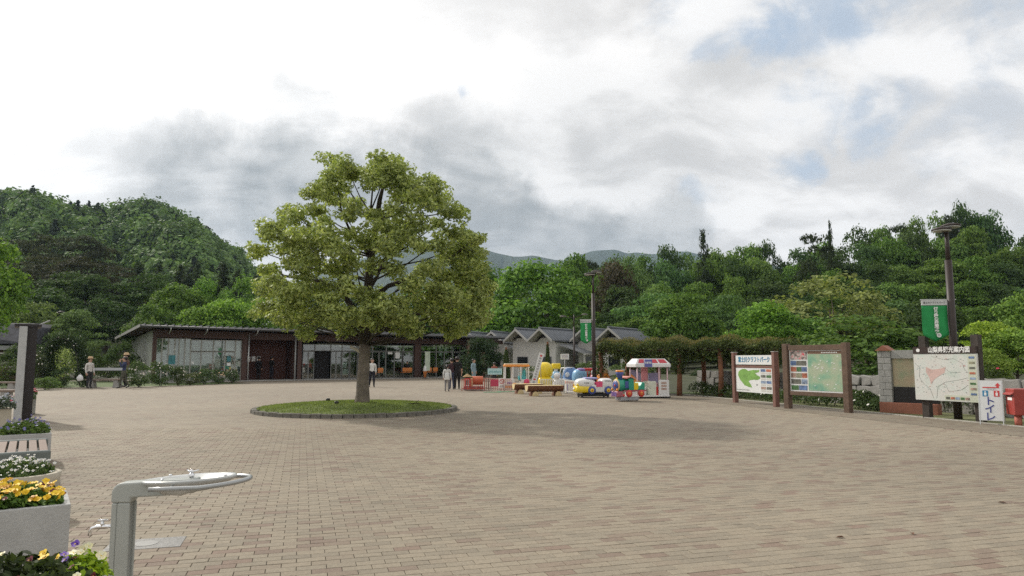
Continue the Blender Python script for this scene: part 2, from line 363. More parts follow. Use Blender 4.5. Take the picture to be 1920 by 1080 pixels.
# ------------------------------------------------------------------ far hills
def forest_hill_surface():
    ridge_px = [-400, -150, 0, 60, 150, 195, 245, 290, 350, 400, 440, 480, 510, 560, 640]
    ridge_py = [330, 350, 362, 360, 368, 372, 372, 378, 405, 432, 455, 490, 520, 580, 640]
    az = np.linspace(-560, 640, 61); rows = 15; V = np.zeros((rows*len(az), 3))
    for j in range(rows):
        t = j/(rows-1)
        for i, pxx in enumerate(az):
            top = np.interp(pxx, ridge_px, ridge_py); Y = 150+150*t+15*math.sin(i*.5+t*3)
            base_z = 4.0; zt = at(pxx, top, 300).z-12.0
            # rounded shoulder with gullies
            prof = math.sin(t*math.pi/2)**1.25; z = base_z+(zt-base_z)*prof+3.5*math.sin(i*.55)*t*(1-t)*3
            q = at(pxx, 600, Y); V[j*len(az)+i] = (q.x, Y, max(z, 0))
    n = len(az); Fs = np.array([(j*n+i, j*n+i+1, (j+1)*n+i+1, (j+1)*n+i) for j in range(rows-1) for i in range(n-1)])
    return V, Fs, rows, n
HV, HF, hr_, hn_ = forest_hill_surface()
tag(link(bpy.data.objects.new('wooded_hill', np_mesh('wooded_hill', HV, HF, SOIL, True))), kind='structure')
MOUNT = mat('mountain_forest', (.035, .06, .04), .95, var=.3, scale=.01, bump=.6, bscale=.02)
def mountain(name, pts, Y, depth, seed):
    rng = np.random.default_rng(seed); px = np.linspace(pts[0][0], pts[-1][0], 90); py = np.interp(px, [q[0] for q in pts], [q[1] for q in pts])
    py = py+np.convolve(rng.normal(0, 1.6, 90), [.25, .5, .25], 'same'); rows = 8; V = []
    for j in range(rows):
        t = j/(rows-1)
        for i in range(90):
            top = at(px[i], py[i], Y).z; y = Y-depth*(1-t); q = at(px[i], 600, y)
            V.append((q.x+rng.normal(0, 6)*(1-t), y, top*(t**.9)+ (rng.normal(0, 9)*t*(1-t)*3)))
    Fs = np.array([(j*90+i, j*90+i+1, (j+1)*90+i+1, (j+1)*90+i) for j in range(rows-1) for i in range(89)])
    tag(link(bpy.data.objects.new(name, np_mesh(name, np.array(V), Fs, MOUNT, True))), kind='structure')
mountain('mountain', [(300, 640), (480, 560), (620, 500), (720, 470), (800, 450), (860, 452), (915, 470), (960, 482), (1000, 480), (1040, 487), (1090, 492), (1180, 520), (1300, 560)], 1750, 700, 1)
mountain('mountain', [(820, 560), (960, 530), (1040, 500), (1075, 482), (1110, 470), (1150, 468), (1180, 474), (1230, 476), (1290, 470), (1400, 490), (1600, 520)], 2150, 700, 2)
# ------------------------------------------------------------------ trees
LEAF = leaf_mat('foliage'); BARK = mat('bark', (.075, .058, .042), .95, var=.4, scale=9, bump=.8, bscale=14)
def crown_mesh(name, n, K, leaf, rng_seed, flat=.8, lumps=.34, squash=1.0, hang=0.0, m=LEAF):
    """crown of leaf clumps, unit radius, base at z=0, top about 1.7"""
    rng = np.random.default_rng(rng_seed); c = unit(rng.normal(size=(K, 3))); rad = rng.uniform(.45, 1.0, K)**.6
    c = c*rad[:, None]*np.array([1-lumps*.5, 1-lumps*.5, .85*squash]); c[:, 2] += .85*squash
    c[:, :2] *= (1.05-.35*np.clip(c[:, 2:3]-.9, 0, 1)); R_ = rng.uniform(lumps*.6, lumps*1.2, K); w = R_**2/np.sum(R_**2); idx = rng.choice(K, n, p=w)
    d = unit(rng.normal(size=(n, 3))); d[:, 2] = np.where(d[:, 2] < -.35, -d[:, 2]*.6, d[:, 2]); rr = rng.uniform(.35, 1, n)**.5
    pts = c[idx]+d*(R_[idx]*rr)[:, None]*np.array([1.1, 1.1, flat]); pts[:, 2] -= hang*rng.uniform(0, 1, n)
    nr = unit(d*.9+np.array([0, 0, .55])+rng.normal(size=(n, 3))*.55)
    v, f = leaf_verts(pts, nr, leaf, .6); return np_mesh(name, v, f, m)
def trunk_mesh(name, seed, h=.9, r=.05, limbs=5, m=BARK):
    rng = random.Random(seed); b = MB(); lean = rng.uniform(-.06, .06)
    P_ = [(lean*t*2, rng.uniform(-.02, .02), h*t) for t in (0, .25, .5, .75, 1)]
    b.tube(P_, [r*1.35, r, r*.85, r*.6, r*.3], 7)
    for i in range(limbs):
        a = 2*math.pi*i/limbs+rng.uniform(-.4, .4); z0 = h*rng.uniform(.25, .8); L_ = rng.uniform(.45, .75)
        b.tube([(lean*z0, 0, z0), (L_*.5*math.cos(a), L_*.5*math.sin(a), z0+.18), (L_*math.cos(a), L_*math.sin(a), z0+.42)], [r*.45, r*.3, r*.1], 5, cap=False)
    return b.mesh(name, m, True)
BROAD = [crown_mesh('broad_crown', 8500, 52, .042, s, lumps=.36) for s in range(5)]
AIRY = [crown_mesh('airy_crown', 3600, 34, .04, 20+s, lumps=.30, hang=.06) for s in range(2)]
LAYER = [crown_mesh('layered_crown', 6500, 40, .04, 30+s, flat=.35, lumps=.42) for s in range(2)]
TALL = [crown_mesh('tall_crown', 7500, 46, .042, 40+s, lumps=.38, squash=1.0) for s in range(2)]
def conifer_mesh(name, n, seed, m=LEAF):
    rng = np.random.default_rng(seed); K = 90; t = np.sort(rng.uniform(.0, 1, K)); ang = rng.uniform(0, 2*np.pi, K)
    L_ = (1-t)**.8*rng.uniform(.65, 1.1, K)+.06; w = L_+.08; idx = rng.choice(K, n, p=w/w.sum()); q = rng.uniform(0.05, 1, n)**.7
    x = np.cos(ang[idx])*L_[idx]*q; y = np.sin(ang[idx])*L_[idx]*q; z = t[idx]*1.75+.12*q-.22*q*q*L_[idx]
    pts = np.stack([x, y, z], 1)+rng.normal(size=(n, 3))*np.array([.06, .06, .03]); nr = unit(np.stack([np.cos(ang[idx])*.3, np.sin(ang[idx])*.3, np.ones(n)], 1)+rng.normal(size=(n, 3))*.5)
    v, f = leaf_verts(pts, nr, .05, .4); return np_mesh(name, v, f, m)
CONE = [conifer_mesh('conifer_crown', 5200, 60+s) for s in range(3)]
PINE = [crown_mesh('pine_crown', 3800, 26, .038, 70+s, flat=.38, lumps=.36) for s in range(2)]
KIND = {'broad': BROAD, 'airy': AIRY, 'layer': LAYER, 'tall': TALL, 'cone': CONE, 'pine': PINE}
TRUNKS = [trunk_mesh('trunk', s) for s in range(4)]; CTRUNK = trunk_mesh('trunk', 9, 1.6, .035, 0)
ORD = 'first second third fourth fifth sixth seventh eighth ninth tenth eleventh twelfth thirteenth fourteenth fifteenth sixteenth seventeenth eighteenth nineteenth twentieth'.split()+['twenty-first', 'twenty-second', 'twenty-third', 'twenty-fourth']
tree_n = [0]
def tree(name, label, px, top, Y, wpx, kind, col, bot=None, group=None, clear=.12):
    """a tree whose crown top shows at (px, top) at distance Y, crown wpx pixels wide; bot = pixel row of crown base"""
    i = tree_n[0]; tree_n[0] += 1
    q = at(px, top, Y); zb = land(q.x, Y); rad = wpx/2/F*Y
    t = thing(name, label, 'tree', (q.x, Y, zb), 0, group)
    zc = at(px, bot, Y).z if bot else zb+(q.z-zb)*clear
    H = max(q.z-zc, rad*1.15)
    zc = q.z-H
    me = KIND[kind][i % len(KIND[kind])]
    c = link(bpy.data.objects.new('crown', me), t); c.location = (0, 0, zc-zb); c.scale = (rad, rad, H/1.75); c.rotation_euler.z = i*2.4
    j = .88+.24*random.random(); j *= 1.46; c.color = (col[0]*j*random.uniform(.92, 1.08), col[1]*j, col[2]*j, 1)
    hh = max(zc-zb+H*.5, .6)
    tm = CTRUNK if kind == 'cone' else TRUNKS[i % 4]
    k = link(bpy.data.objects.new('trunk', tm), t); hz = (zc-zb+H*.95)/1.6 if kind == 'cone' else hh/.9
    k.scale = (max(rad*.9, .6), max(rad*.9, .6), hz); k.location = (0, 0, -.15); k.rotation_euler.z = i*1.7
    return t
DG = (.04, .068, .022); MG = (.072, .125, .026); BG = (.12, .205, .034); YG = (.19, .24, .05); OL = (.125, .145, .055); DK = (.024, .036, .016); PN = (.034, .038, .022); BL = (.055, .1, .035); RB = (.05, .042, .026); PALE = (.13, .18, .065)
# ---- far wooded hill: one mass of crowns
HILL_LEAF = leaf_mat('hill_foliage', None, .2, .25, .11, .5)
def hill_forest():
    rng = np.random.default_rng(5); tri = HV[HF]; c = tri.mean(1); area = np.linalg.norm(np.cross(tri[:, 1]-tri[:, 0], tri[:, 3]-tri[:, 0]), axis=1)
    M = 1500; pick = rng.choice(len(HF), M, p=area/area.sum()); uv = rng.uniform(0, 1, (M, 2))
    a = tri[pick]; pos = a[:, 0]*((1-uv[:, :1])*(1-uv[:, 1:]))+a[:, 1]*(uv[:, :1]*(1-uv[:, 1:]))+a[:, 2]*(uv[:, :1]*uv[:, 1:])+a[:, 3]*((1-uv[:, :1])*uv[:, 1:])
    for nm, lab, sel, per, col in (('hill_broadleaf_forest', 'hazy green broadleaf forest covering the far hill', rng.uniform(size=M) < .84, 300, (.115, .185, .06)), ('hill_pine_forest', 'dark pines scattered through forest on the far hill', None, 230, (.06, .085, .04))):
        if sel is None: sel = ~keep
        keep = sel; P_ = pos[sel]; k = len(P_); rad = rng.uniform(3.0, 5.4, k)*(.8 if 'pine' in nm else 1); hgt = rad*rng.uniform(.95, 1.3, k)*(1.5 if 'pine' in nm else 1)
        d = unit(rng.normal(size=(k, per, 3)).reshape(-1, 3)).reshape(k, per, 3); d[..., 2] = np.abs(d[..., 2])
        if 'pine' in nm:
            t = rng.uniform(0, 1, (k, per)); an = rng.uniform(0, 6.283, (k, per)); d = np.stack([np.cos(an)*(1-t)*.8, np.sin(an)*(1-t)*.8, t], -1)
        lump = 1+.18*np.sin(d[..., :1]*5+rng.uniform(0, 6, (k, 1, 1)))+.15*np.sin(d[..., 1:2]*6+rng.uniform(0, 6, (k, 1, 1)))
        pts = P_[:, None, :]+d*lump*np.stack([rad, rad, hgt], 1)[:, None, :]*rng.uniform(.82, 1.03, (k, per, 1)); pts[..., 2] += 1.0
        nr = unit((d+rng.normal(size=d.shape)*.38).reshape(-1, 3)); v, f = leaf_verts(pts.reshape(-1, 3), nr, .62, .75)
        o = link(bpy.data.objects.new(nm, np_mesh(nm, v, f, HILL_LEAF))); o.color = (*col, 1); tag(o, lab, 'forest', kind='stuff')
hill_forest()
# ---- individual trees, left
tree('broadleaf_tree', 'tall bright green tree at the far left edge of the picture', -25, 448, 46, 150, 'tall', (.10, .175, .03), bot=640)
for i, (px, top, Y, w) in enumerate([(30, 432, 118, 90), (75, 436, 116, 80), (115, 428, 112, 100), (165, 440, 110, 90), (200, 452, 112, 80), (30, 490, 95, 90), (85, 470, 100, 100), (150, 480, 98, 110), (215, 490, 100, 90)]):
    tree('pine_tree', ['back row of dark pines below the left hill, %s from left' % ORD[i], 'front row of dark pines below the left hill, %s from left' % ORD[[5, 6, 7, 8].index(i)] if i > 4 else ''][i > 4].replace('back row of dark pines', 'dark pine in back row').replace('front row of dark pines', 'dark pine in front row'), px, top, Y, w, 'pine', PN, group='dark pines left of the square', clear=.25)
for i, (px, top, Y, w) in enumerate([(248, 520, 96, 60), (262, 492, 104, 60), (300, 500, 104, 64), (338, 500, 102, 56), (355, 515, 100, 60), (372, 498, 104, 56), (420, 498, 104, 60), (446, 506, 103, 56), (480, 520, 104, 60)]):
    tree('conifer_tree', 'dark pointed conifer behind the long low building, %s from left' % ORD[i], px, top, Y, w, 'cone', DK, group='dark conifers behind the low building')
for lab, px, top, Y, w, kind, col in [
    ('dark green layered tree in front of the left pine grove', 130, 505, 84, 120, 'layer', DG), ('dark layered tree just right of the left pine grove', 185, 515, 82, 110, 'layer', DG),
    ('mid green domed tree left of the slim dark conifer', 272, 508, 84, 110, 'layer', DG), ('wide mid green tree above the left end of the low roof', 335, 534, 76, 130, 'broad', MG),
    ('bright green domed tree beside the slim dark conifer', 390, 524, 80, 90, 'broad', (.09, .165, .03)), ('fresh green pointed tree left of the lone tree crown', 448, 520, 78, 90, 'tall', (.085, .15, .034)),
    ('lower bright green tree over the low building roof', 432, 560, 70, 120, 'broad', BG), ('small yellowish green tree over the low building roof', 372, 575, 69, 100, 'broad', (.11, .18, .035)),
    ('green bushy tree over the left corner of the low roof', 290, 572, 70, 100, 'broad', MG), ('green tree behind the lone tree, low left side', 500, 560, 72, 110, 'broad', BG),
    ('light olive tree with spreading crown behind the flower arch', 60, 562, 58, 110, 'layer', (.085, .12, .045)), ('grey green tree right of the small left lamp', 150, 580, 56, 100, 'layer', (.08, .125, .05)),
    ('mid green tree at the left edge under the tall bright tree', 15, 560, 60, 90, 'broad', MG), ('dark tree between flower arch and the low roof', 205, 560, 74, 110, 'broad', DG),
    ('dark leafy tree behind the flower arch', 95, 540, 76, 120, 'broad', DG), ('dark green tree over the roof, left of the lone tree', 350, 545, 90, 110, 'broad', DG)]:
    tree('broadleaf_tree', lab, px, top, Y, w, kind, col)
tree('conifer_tree', 'slim dark conifer standing among bright green trees', 411, 526, 79, 26, 'cone', DK)
# ---- centre and right
for lab, px, top, Y, w, kind, col in [
    ('large bright green tree behind the white gabled houses', 1000, 490, 74, 210, 'broad', (.085, .165, .03)), ('green tree filling the gap behind the large bright tree', 1005, 508, 86, 150, 'tall', MG), ('green tree just right of the lone tree crown', 925, 500, 78, 110, 'tall', MG),
    ('mid green tree behind the lone tree, right side', 880, 510, 80, 120, 'broad', MG), ('green tree behind the centre of the lone tree', 800, 530, 82, 130, 'broad', MG), ('green tree behind the lone tree trunk', 690, 545, 80, 140, 'broad', DG), ('dark tree behind the lone tree, lower left', 590, 545, 80, 140, 'broad', DG),
    ('tall mid green tree left of the brownish tree', 1078, 478, 92, 100, 'broad', MG), ('dark reddish brown tree behind the tall centre lamp', 1148, 497, 84, 110, 'broad', RB),
    ('tall airy pale tree rising against the blue mountain', 1188, 462, 96, 80, 'airy', (.09, .14, .05)), ('dark tree under the brownish tree', 1165, 535, 80, 110, 'broad', DG),
    ('green leafy tree behind the right end of the white houses', 1215, 545, 66, 130, 'layer', (.075, .135, .045)), ('dense shaded green tree over the vine pergola', 1275, 552, 52, 150, 'broad', (.065, .12, .026)),
    ('bright green rounded tree above the small park sign', 1432, 570, 44, 150, 'broad', (.10, .19, .03)), ('pale olive airy tree in the middle of the right hillside', 1560, 500, 62, 210, 'airy', (.15, .17, .06)),
    ('spreading dark green tree over the photo notice board', 1625, 588, 36, 260, 'layer', (.07, .115, .028)), ('yellow green low tree right of the green banner', 1838, 603, 34, 130, 'layer', (.17, .25, .035)),
    ('bright tree cut by the right edge of the picture', 1925, 545, 40, 130, 'broad', (.11, .18, .04)), ('small green tree between pergola and notice board', 1520, 600, 44, 110, 'broad', (.085, .15, .034)),
    ('blue green leafy tree above the pergola centre', 1355, 548, 60, 110, 'layer', (.065, .12, .042)), ('green tree low behind the banner pole', 1745, 560, 46, 130, 'broad', DG), ('yellowish shrub tree behind the red mailbox', 1900, 615, 32, 110, 'broad', (.12, .18, .035)), ('leafy green tree behind the toilet sign', 1850, 655, 27, 90, 'broad', (.11, .17, .035))]:
    tree('broadleaf_tree', lab, px, top, Y, w, kind, col)
for lab, px, top, Y, w, kind in [('small dark pine silhouetted against the blue mountain', 1110, 468, 110, 36, 'pine'), ('tall dark conifer on the right skyline above the pergola', 1318, 444, 100, 70, 'cone'),
    ('broad dark conifer standing on the right skyline', 1524, 415, 96, 84, 'pine'), ('thin bare topped conifer on the right skyline', 1555, 415, 98, 26, 'cone'), ('dark conifer breaking the skyline left of the tall lamp', 1682, 399, 112, 50, 'pine'), ('dark conifer on the skyline behind the lamp heads', 1778, 401, 112, 50, 'pine')]:
    tree('conifer_tree', lab, px, top, Y, w, kind, DK)
RIDGE = [(1040, 490), (1120, 488), (1200, 480), (1250, 462), (1300, 456), (1350, 462), (1400, 452), (1450, 460), (1490, 470), (1540, 455), (1595, 413), (1640, 420), (1690, 405), (1740, 403), (1790, 396), (1832, 382), (1870, 412), (1900, 425), (1960, 415), (2100, 400)]
rp = lambda x: float(np.interp(x, [q[0] for q in RIDGE], [q[1] for q in RIDGE]))
cols = [MG, DG, BL, MG, (.085, .14, .035), MG, DG]
n = 0
for Y, frac, step, w in ((118, 0.0, 52, 96), (104, .17, 55, 104), (90, .36, 60, 115), (76, .55, 66, 125), (64, .72, 74, 135)):
    px = 1060+random.uniform(0, 30) if Y > 100 else 1100
    k = 0
    while px < 2010:
        top = rp(px); top = top+(640-top)*frac+random.uniform(-7, 9)
        kind = ['broad', 'tall', 'broad', 'tall', 'broad', 'layer', 'broad'][n % 7] if Y < 110 else ['broad', 'tall', 'broad', 'broad', 'airy', 'broad'][n % 6]
        tree('broadleaf_tree', {118: 'skyline tree of the right hillside wood', 104: 'tree in the upper right hillside wood, under the skyline', 90: 'tree halfway up the right hillside wood', 76: 'tree on the lower right hillside wood', 64: 'tree at the foot of the right hillside wood'}[Y]+', %s from left' % ORD[k], px, top, Y, w*random.uniform(.72, 1.05), kind, cols[(n*3+int(Y)) % 7] if Y > 70 else [DG, MG, BL][n % 3], group=f'right hillside wood, row {({118: "one", 104: "two", 90: "three", 76: "four", 64: "five"})[Y]}', clear=.05)
        px += step*random.uniform(.75, 1.25); n += 1; k += 1
# ------------------------------------------------------------------ the lone tree on its grass island
TY = 21.0; TX = at(679, 755, TY).x; IR = 2.9
isl = thing('grass_island', 'round grass mound edged with dark kerb stones under the lone tree', 'lawn', (TX-.15, TY, 0))
mv = []; rings = 14; seg = 64
for i in range(rings+1):
    r = (IR-.1)*i/rings
    for j in range(seg):
        a = 2*math.pi*j/seg; mv.append((r*math.cos(a), r*math.sin(a), .10+.13*(1-(i/rings)**2)+.008*math.sin(7*a+i)*(i/rings)))
mf = [(i*seg+j, (i+1)*seg+j, (i+1)*seg+(j+1) % seg, i*seg+(j+1) % seg) for i in range(rings) for j in range(seg)]
mb = MB(); mb.add(mv, mf)
TURF = mat('turf', (.15, .185, .06), .9, var=.3, scale=2.2, bump=.6, bscale=60)
mb.build('turf_mound', TURF, isl, True)
gn = 26000; ra = np.sqrt(RNG.uniform(0, 1, gn))*(IR-.1); an = RNG.uniform(0, 2*np.pi, gn); zz = .10+.13*(1-(ra/(IR-.1))**2)
gp = np.stack([ra*np.cos(an), ra*np.sin(an), zz], 1); tip = gp+np.stack([RNG.normal(0, .018, gn), RNG.normal(0, .018, gn), RNG.uniform(.02, .06, gn)], 1); sd = unit(RNG.normal(size=(gn, 3))*np.array([1, 1, 0]))*.006
gv = np.stack([gp-sd, gp+sd, tip], 1).reshape(-1, 3)
go = link(bpy.data.objects.new('grass_blades', np_mesh('grass_blades', gv, np.arange(gn*3).reshape(gn, 3), LEAF)), isl); go.color = (.18, .23, .075, 1); tag(go, kind='stuff')
KERB = mat('kerb_stone', (.15, .14, .118), .9, var=.35, scale=14, bump=.7, bscale=50)
nst = 66
for j in range(nst):
    a0 = 2*math.pi*j/nst; w = 2*math.pi*IR/nst-.012; h = .105+random.uniform(-.015, .012)
    s = MB(); s.box(-w/2, -.09, -.02, w/2, .06+random.uniform(-.012, .012), h); o = s.build('kerb_stone', KERB, isl, bevel=.014)
    o.location = (IR*math.cos(a0), IR*math.sin(a0), 0); o.rotation_euler = (random.uniform(-.04, .04), random.uniform(-.04, .04), a0-math.pi/2)
LOBES = [(635,311,30),(655,322,24),(728,306,30),(750,326,34),(700,335,32),(800,343,26),(822,366,28),(852,394,24),(598,354,24),(632,358,30),(660,385,20),(765,354,36),(790,372,26),(612,330,16),
 (553,407,28),(594,395,20),(508,432,28),(484,468,20),(536,458,26),(587,438,32),(577,469,30),(632,462,28),(659,440,20),(724,421,28),(776,417,28),(697,452,30),(741,462,30),(760,440,22),(560,436,24),
 (851,434,24),(882,448,22),(824,452,22),(844,478,30),(885,486,30),(800,500,26),(898,523,22),(851,517,32),(872,460,20),
 (577,500,28),(505,505,18),(508,540,30),(553,544,32),(604,544,28),(503,578,26),(550,578,32),(594,589,30),(642,592,30),(687,548,26),(680,585,25),(577,622,18),(652,614,22),(625,502,26),(650,530,20),(530,602,18),
 (741,571,32),(748,604,28),(776,622,18),(800,565,30),(844,554,32),(889,561,30),(910,540,16),(899,595,22),(851,599,30),(851,622,20),(813,597,22),(715,592,26),(770,530,24),(730,505,22),(700,612,18),(820,540,22),(648,402,17),(742,392,18),(700,396,18),(690,495,18),(820,420,14),(610,415,14),(668,488,20),(792,458,20),(545,492,16),(620,560,22),(775,600,20)]
lone = thing('lone_tree', 'large leafy shade tree on the round grass island in the square', 'tree', (TX, TY, .2))
lz = .2; pts_l, nr_l, lob3 = [], [], []
for (px, py, r) in LOBES:
    base = at(px, py, TY); rr = r*1.09/F*TY
    ex = (px-690)/235; ez = (py-480)/190; dep = 3.0*math.sqrt(max(.06, 1-ex*ex-ez*ez))
    for sgn in (-1, 1):
        off = sgn*dep*random.uniform(.25, .95); Y = TY+off; c = at(px+random.uniform(-8, 8)*(1 if sgn > 0 else .4), py+random.uniform(-6, 6)*(1 if sgn > 0 else .4), Y)
        lob3.append((c-Vector((TX, TY, lz)), rr, sgn))
        nl = int(560*(r/26)**2*(1 if sgn < 0 else .72)); d = unit(RNG.normal(size=(nl, 3)))
        # sub-clumps inside each lobe
        sub = unit(RNG.normal(size=(7, 3)))*RNG.uniform(.35, .8, (7, 1))*rr*np.array([1.15, 1.15, .8]); si = RNG.integers(0, 7, nl)
        q = sub[si]+d*(RNG.uniform(.3, 1, nl)**.6*rr*.55)[:, None]*np.array([1.15, 1.15, .75]); q[:, 2] -= .1*rr*RNG.uniform(0, 1, nl)
        pts_l.append(q+np.array(lob3[-1][0])); nr_l.append(d*.7+np.array([0, 0, .5])+RNG.normal(size=(nl, 3))*.6)
v, f = leaf_verts(np.concatenate(pts_l), np.concatenate(nr_l), .062, .48)
LT_LEAF = leaf_mat('camphor_leaf', (.31, .365, .125), .32, .40, spec=.3, rough=.5)
link(bpy.data.objects.new('crown', np_mesh('crown', v, f, LT_LEAF)), lone)
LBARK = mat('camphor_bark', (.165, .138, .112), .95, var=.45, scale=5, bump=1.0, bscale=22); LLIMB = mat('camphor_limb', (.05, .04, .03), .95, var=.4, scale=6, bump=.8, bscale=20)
L2 = lambda px, py, dy=0: at(px, py, TY+dy)-Vector((TX, TY, lz))
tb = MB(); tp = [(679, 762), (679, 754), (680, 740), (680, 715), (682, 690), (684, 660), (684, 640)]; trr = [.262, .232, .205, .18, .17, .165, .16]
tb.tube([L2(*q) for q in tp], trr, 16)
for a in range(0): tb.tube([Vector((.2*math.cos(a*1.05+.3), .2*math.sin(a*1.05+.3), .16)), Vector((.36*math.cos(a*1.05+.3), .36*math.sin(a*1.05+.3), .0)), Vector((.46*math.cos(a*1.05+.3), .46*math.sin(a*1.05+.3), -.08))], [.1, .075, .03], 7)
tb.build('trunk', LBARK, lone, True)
lb = MB()
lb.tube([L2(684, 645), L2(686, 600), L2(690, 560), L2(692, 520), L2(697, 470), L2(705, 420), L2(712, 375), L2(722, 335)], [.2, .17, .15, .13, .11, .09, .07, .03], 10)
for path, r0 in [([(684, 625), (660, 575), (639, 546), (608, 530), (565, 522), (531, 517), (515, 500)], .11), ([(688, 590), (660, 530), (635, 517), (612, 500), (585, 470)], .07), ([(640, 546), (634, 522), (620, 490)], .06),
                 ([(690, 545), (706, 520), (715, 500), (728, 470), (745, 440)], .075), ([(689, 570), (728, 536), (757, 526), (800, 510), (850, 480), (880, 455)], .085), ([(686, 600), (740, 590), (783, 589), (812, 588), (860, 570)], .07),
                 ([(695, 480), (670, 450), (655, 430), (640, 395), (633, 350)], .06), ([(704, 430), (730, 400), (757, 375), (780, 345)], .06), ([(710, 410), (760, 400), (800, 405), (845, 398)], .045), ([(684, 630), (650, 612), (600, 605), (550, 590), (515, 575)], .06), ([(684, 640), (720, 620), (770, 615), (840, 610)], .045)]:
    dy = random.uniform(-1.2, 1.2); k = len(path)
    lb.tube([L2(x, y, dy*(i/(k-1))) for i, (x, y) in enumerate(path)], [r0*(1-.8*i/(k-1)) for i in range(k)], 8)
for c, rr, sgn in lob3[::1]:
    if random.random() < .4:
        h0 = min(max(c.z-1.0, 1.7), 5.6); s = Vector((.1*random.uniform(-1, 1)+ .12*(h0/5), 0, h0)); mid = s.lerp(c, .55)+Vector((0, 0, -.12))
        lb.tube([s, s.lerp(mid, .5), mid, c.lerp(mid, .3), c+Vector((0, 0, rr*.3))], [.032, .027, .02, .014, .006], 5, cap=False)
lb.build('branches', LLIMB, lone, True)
st = MB(); st.tube([L2(682, 664), L2(668, 655), L2(657, 650)], [.06, .05, .042], 9); st.build('cut_branch_stub', mat('cut_wood', (.45, .41, .33), .9, var=.25), lone, True)
# small lights and stones on the island
BLACKM = mat('black_metal', (.03, .028, .027), .5, var=.2)
for (px, py, lab) in [(615, 751, 'small dark garden spotlight at the back left of the island'), (631, 757, 'small dark garden spotlight on the turf left of the trunk')]:
    q = at(px, py, TY+(.9 if py < 755 else -.6)); t = thing('garden_spotlight', lab, 'spotlight', (q.x, q.y, .16), .5)
    b = MB(); b.box(-.012, -.012, -.05, .012, .012, .07); b.build('stake', BLACKM, t)
    b = MB(); b.sup((0, 0, .1), (.06, .05, .045), .5); b.build('lamp_head', BLACKM, t, True)
q = at(778, 757, TY-.4); t = thing('fallen_branch', 'small broken twig lying on the turf right of the trunk', 'branch', (q.x, q.y, .2))
b = MB(); b.tube([(-.16, 0, .01), (0, .02, .03), (.17, .01, .02)], [.012, .015, .008], 6); b.tube([(.02, .02, .03), (.1, .05, .12)], [.012, .006], 6); b.build('twig', LLIMB, t, True)
# ------------------------------------------------------------------ long low building
WOOD = mat('brown_timber', (.078, .043, .034), .65, var=.25, scale=3, bump=.2, bscale=30); WOOD_D = mat('dark_timber', (.06, .03, .024), .7, var=.25, scale=3)
FASC = mat('roof_fascia', (.07, .07, .072), .6, var=.2); ROOFM = mat('grey_roof_sheet', (.16, .165, .175), .55, var=.25, scale=2); SOFF = mat('soffit_boards', (.06, .034, .026), .8, var=.2)
ALU = mat('aluminium', (.5, .51, .5), .4, .5, var=.08); PALEW = mat('pale_panel', (.36, .37, .34), .8, var=.1, scale=1.5); CONC = mat('concrete', (.33, .32, .30), .85, var=.2, scale=4, bump=.3)
INT = mat('interior_wall', (.10, .095, .085), .9, var=.2); INTF = mat('interior_floor', (.14, .125, .11), .6, var=.15); GLASS = glass_mat('window_glass'); CURT = mat('pale_curtain', (.66, .66, .58), .9, var=.08, scale=2)
PAPER = mat('paper', (.78, .78, .76), .8, var=.04); TEAL = mat('teal_print', (.06, .22, .25), .6, var=.5, scale=8); RED = mat('red_print', (.55, .05, .05), .6, var=.1); ORANGE = mat('orange_seat', (.5, .17, .04), .5, var=.1)
BLo = at(289, 720, 46.0); BRo = at(934, 708, 61.0)
O_ = Vector((BLo.x, 46, 0)); U_ = Vector((BRo.x-BLo.x, 15.0, 0)); LEN = U_.length; U_.normalize(); rzB = math.atan2(U_.y, U_.x); DEP = 14.2
bld = thing('low_building', 'long low timber and glass building with flat grey roof across the square', 'building', O_, rzB)
def fu(px):
    """distance along the facade for an image column"""
    d = ray(px, 690); a = d.x/d.y; return (a*O_.y-O_.x)/(U_.x-a*U_.y)
def fz(px, py):
    u = fu(px); Y = O_.y+U_.y*u; return at(px, py, Y).z
HL = at(272, 608, 44.3).z; HR = at(934, 632, 59.8).z   # roof edge heights
roofz = lambda u: HL+(HR-HL)*min(1, max(0, (u+1)/(LEN+1)))
# roof: sheet falling slightly to the back, deep eaves
r = MB(); fo = 1.5; bo = 1.2; u0, u1 = -1.1, LEN+.4
def rp_(u, v_, dz=0): return (u, v_, roofz(u)-(v_+fo)*.024+dz)
r.add([rp_(u0, -fo), rp_(u1, -fo), rp_(u1, DEP+bo), rp_(u0, DEP+bo), rp_(u0, -fo, -.10), rp_(u1, -fo, -.10), rp_(u1, DEP+bo, -.10), rp_(u0, DEP+bo, -.10)], [(0, 1, 2, 3), (7, 6, 5, 4), (0, 4, 5, 1), (1, 5, 6, 2), (2, 6, 7, 3), (3, 7, 4, 0)])
roof = r.build('roof', ROOFM, bld)
rb = MB()
for i in range(int((u1-u0)/.42)):
    u = u0+.2+i*.42; a, c = Vector(rp_(u, -fo-.03, .035)), Vector(rp_(u, DEP+bo, .035)); rb.tube([a, c], .045, 6)
rb.build('roof_ribs', mat('roof_rib', (.2, .205, .215), .5, var=.2), roof, True)
s = MB(); s.add([rp_(u0+.05, -fo+.05, -.103), rp_(u1-.05, -fo+.05, -.103), rp_(u1-.05, DEP+bo-.05, -.103), rp_(u0+.05, DEP+bo-.05, -.103)], [(3, 2, 1, 0)]); s.build('soffit', SOFF, roof)
f_ = MB(); f_.prism([rp_(u0-.02, -fo-.03, .0), rp_(u1+.02, -fo-.03, .0), rp_(u1+.02, -fo-.03, -.2), rp_(u0-.02, -fo-.03, -.2)], (0, -.04, 0)); f_.build('fascia', FASC, roof)
